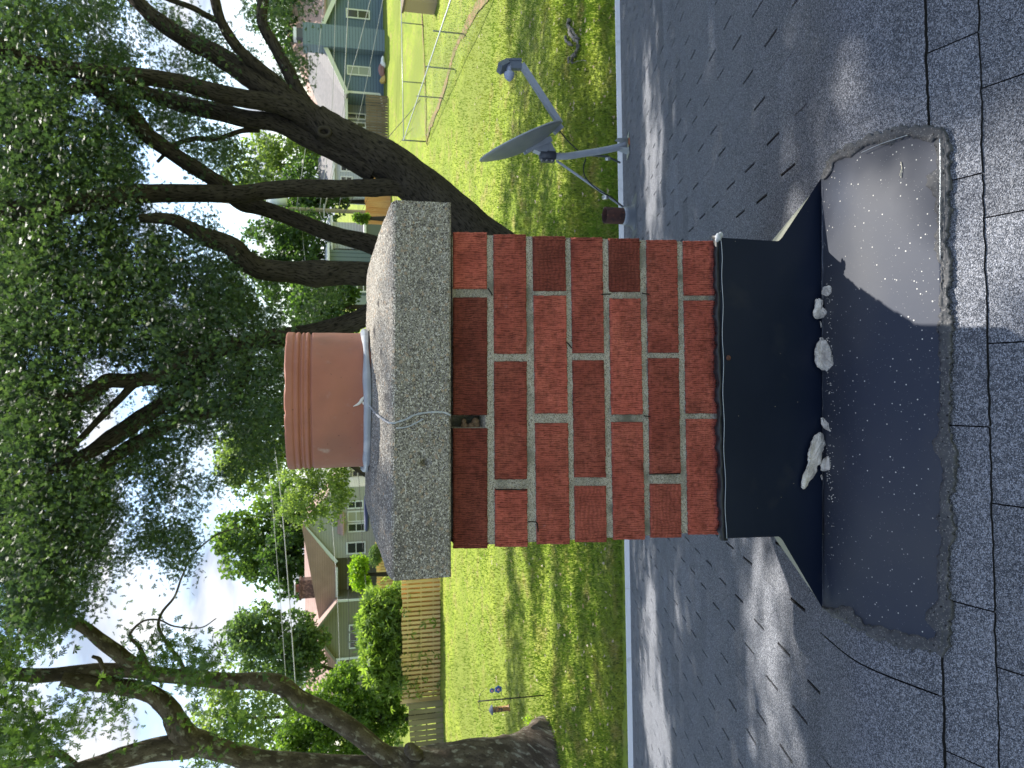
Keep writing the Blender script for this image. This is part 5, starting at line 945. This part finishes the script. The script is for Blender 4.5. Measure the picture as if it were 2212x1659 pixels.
# utility pole, transformer, cross hardware
PLY = 58.; pb = PY(838, 464, PLY); pb[2] = gz(PLY); pt = PY(470, 434, PLY); pole = empty('utility_pole', pb, 'weathered wooden utility pole with grey transformer between the maple limbs', 'utility pole')
mb = MB(); mb.tube([pb, PY(820, 460, PLY), PY(603, 450, PLY), pt], [.17, .165, .14, .12], 12); mb.build('pole', M['polewood'], pole)
tf = PY(620, 434, PLY - .35); mb = MB(); mb.tube([tf, tf + np.array([0, 0, 1.35])], .34, 16); mb.tube([tf + np.array([0, 0, 1.35]), tf + np.array([0, 0, 1.45])], [.34, .2], 16); mb.build('transformer', M['trim'], pole)
mb = MB(); q = PY(700, 455, PLY - .2); mb.bar(q - np.array([.5, 0, 0]), q + np.array([.5, 0, 0]), .08, .1); mb.build('bracket', M['galv'], pole)
# white service box beside the house
ac = PY(838, 497, 52); ac[2] = gz(52); t_ = PY(788, 497, 52)[2]; acu = empty('utility_cabinet', ac, 'small louvred cabinet with white top in front of the lilac house', 'cabinet'); w2 = .36; mb = MB(); mb.box(ac[0] - w2, ac[0] + w2, 52, 52.7, ac[2], t_ - .1); mb.build('body', M['darkgalv'], acu); mb = MB(); mb.box(ac[0] - w2 - .08, ac[0] + w2 + .08, 51.9, 52.8, t_ - .1, t_ + .06); mb.build('top', M['white'], acu)
# wires
def wire(label, pts, Ys, r=.02, mt=None):
    P_ = [PY(x, y, Ys[0] + (Ys[1] - Ys[0]) * i / (len(pts) - 1)) for i, (x, y) in enumerate(pts)]; mb = MB(); mb.tube(catmull(P_, 8), r, 6); tag(mb.build('power_line', mt or M['wire']), label, 'power line', 'overhead lines around the utility pole')
wire('highest long power line crossing the trees behind the pot and sycamore', [(492, 434), (515, 520), (547, 713), (567, 793), (587, 923), (610, 1106), (638, 1473), (652, 1700)], (57, 45), .028)
wire('thin power line running just above the highest pair over the brown roof', [(490, 434), (520, 640), (552, 780), (577, 990), (590, 1106), (617, 1459), (627, 1700)], (57, 45), .014)
wire('power line passing behind the clay pot and over the sage gable', [(647, 440), (663, 603), (677, 713), (692, 860), (709, 1002), (717, 1119), (723, 1198), (729, 1289), (736, 1500)], (57, 46), .016)
wire('power line low over the slate grey building', [(690, 455), (714, 617), (720, 700), (730, 860), (743, 998), (751, 1148), (753, 1334), (756, 1500)], (57, 46), .014, M['blackwire'])
wire('lowest power line crossing the sage house windows', [(705, 455), (752, 617), (760, 760), (773, 998), (785, 1198), (791, 1289), (800, 1600)], (57, 44), .016, M['blackwire'])
wire('bright cable between the dark stem and the pot', [(690, 458), (722, 560), (715, 617), (706, 700)], (57, 54), .02)
wire('power line across the blue siding stack, uppermost', [(640, 452), (677, 205), (695, 45), (700, -20)], (57, 50), .018)
wire('power line across the blue siding stack, second from top', [(690, 455), (715, 261), (725, 7), (726, -20)], (57, 50), .018)
wire('bundled cable along the eave of the blue house', [(700, 456), (742, 277), (744, 185), (753, 0), (754, -20)], (57, 52), .030)
wire('cable slanting over the blue house windows', [(700, 456), (748, 205), (775, 100), (800, 0), (805, -20)], (57, 48), .02)
wire('faint cable sloping to the corner of the blue house', [(730, 456), (789, 190), (822, 25), (828, -10)], (57, 46), .014)
wire('thick black service cable sagging over the lawn corner', [(745, 458), (822, 321), (887, 241), (960, 147), (1010, 62), (1050, 0), (1070, -30)], (57, 22), .022, M['blackwire'])
wire('thin black cable from the maple trunk down to the right edge', [(780, 460), (842, 334), (958, 212), (1030, 115), (1097, 18), (1115, -12)], (57, 20), .012, M['blackwire'])
# ------------------------------------------------------------------ small things in the yard
fb = PZ(1175.5, 1502); tp = PY(1033, 1515, fb[1]); hook = empty('feeder_pole', fb, 'thin black shepherd hook pole on the lawn beside the sycamore', 'pole'); mb = MB(); mb.tube([fb, tp], .017, 8); mb.build('rod', M['rubber'], hook)
fq = lambda a, b: PY(1014.9 + .14026 * a, 1426.4 + .14026 * b, fb[1])
for pts in ([(130, 635), (150, 600), (150, 550), (175, 500), (215, 465)], [(130, 635), (150, 680), (140, 720), (170, 765), (215, 790)], [(560, 583), (520, 565), (490, 530), (485, 480)]): mb = MB(); mb.tube(catmull([fq(*p) for p in pts], 6), .006, 6); mb.build('hook', M['blackwire'], hook)
c_ = fq(610, 735); ct = fq(340, 765); fd = empty('bird_feeder', c_, 'orange tube bird feeder with slate blue roof hanging from the hook pole', 'bird feeder'); mb = MB(); xx, yy = (c_[0] + ct[0]) / 2, c_[1]; lathe(mb, [(0.0, c_[2]), (.085, c_[2]), (.085, c_[2] + .03), (.068, c_[2] + .03), (.068, ct[2])], xx, yy, 20); mb.build('tube', M['feeder'], fd)
mb = MB(); lathe(mb, [(.125, ct[2] - .01), (.12, ct[2] + .01), (.03, ct[2] + .07), (0.0, ct[2] + .08)], xx, yy, 20); mb.build('roof', M['slate'], fd); mb = MB(); mb.tube([(xx, yy, ct[2] + .07), tuple(fq(215, 790))], .004, 5); mb.build('hanger', M['blackwire'], fd)
fl0 = fq(440, 445); orn = empty('flower_ornament', fl0, 'blue and pink flower shaped garden ornament hanging from the hook pole', 'ornament')
for (cx_, r_) in ((fl0, .07), (fq(340, 465), .045)):
    mb = MB()
    for a in range(6): mb.ball(cx_ + np.array([math.cos(a * 1.047) * r_ * .8, 0, math.sin(a * 1.047) * r_ * .8]), r_ * .6, 5, (1, .3, 1))
    fo = mb.build('petals', M['blueflower'], orn); mb = MB(); mb.ball(cx_ + np.array([0, -.03, 0]), r_ * .5, 5, (1, .5, 1)); mb.build('centre', M['pinkflower'], fo)
bq = lambda a, b: PZ(1124.6 + .13227 * a, .13227 * b, .06)
mb = MB(); 
for pts, r_ in (([(810, 310), (785, 400), (820, 470), (830, 560), (880, 620), (940, 680), (945, 770), (910, 870), (860, 940), (840, 1030)], .06), ([(760, 600), (740, 640), (790, 700), (850, 740)], .05), ([(870, 1030), (950, 1000), (1030, 985), (1085, 1000)], .012), ([(850, 470), (900, 560), (960, 640)], .04), ([(800, 930), (790, 990), (800, 1020)], .035)):
    P_ = catmull([bq(*p) for p in pts], 5); P_[:, 2] += .03 * RNG.random(len(P_)); mb.tube(P_, [r_ * .7 * (.55 + .8 * random.random()) for _ in P_], 8)
tag(mb.build('fallen_branch', M['deadwood']), 'gnarled grey dead branch lying in the shaded grass at the right', 'branch')
sh = PG(946, 0); sh[2] = 0; shed = empty('garden_box', sh, 'tan wooden storage box cut off by the right edge behind the wire fence', 'storage box'); x0 = PY(946, 7, sh[1])[0]; mb = MB(); mb.box(x0, x0 + 1.9, sh[1], sh[1] + 1.2, 0, 1.55); mb.build('body', M['tan'], shed); mb = MB(); mb.box(x0 - .06, x0 + 1.96, sh[1] - .06, sh[1] + 1.26, 1.55, 1.66); mb.build('lid', M['brownwood'], shed)
for (nm, lb, x, y, r_, sq, mt) in (('storage_bag', 'white bag lying against the blue house wall', 832, 137, .5, (.9, .5, .45), M['white']), ('toy_bundle', 'pink and red bundle beside the white bag at the blue house', 835, 153, .5, (.9, .5, .6), M['red']), ('yard_bag', 'yellow bag lowest in the heap at the blue house', 837, 172, .4, (.9, .5, .6), M['yellow'])):
    p = PY(x, y, 58.5); p[2] = gz(58.5) + r_ * sq[2]; mb = MB(); mb.ball(p, r_, 8, sq); o = mb.build(nm, mt); tag(o, lb, 'bag')
    o.data.vertices.foreach_set('co', (lambda c: (c + (np.stack([vnoise(c * 4 + k * 9, k) for k in range(3)], 1) - .5) * .3).ravel())(np.array([v.co[:] for v in o.data.vertices]))); 
sp = PZ(1150, 1556); sp[2] = 0; Rg = np.random.default_rng(3); C = sp + Rg.normal(size=(60, 3)) * np.array([.10, .08, .06]) + np.array([0, 0, .12]); V, Fc = leafgeo(C, .06 + .03 * Rg.random(60), .5, 2, 1); tag(npm('weed', V, Fc, M['lime_leaf']), 'bright lime weed sprouting at the foot of the sycamore', 'weed')
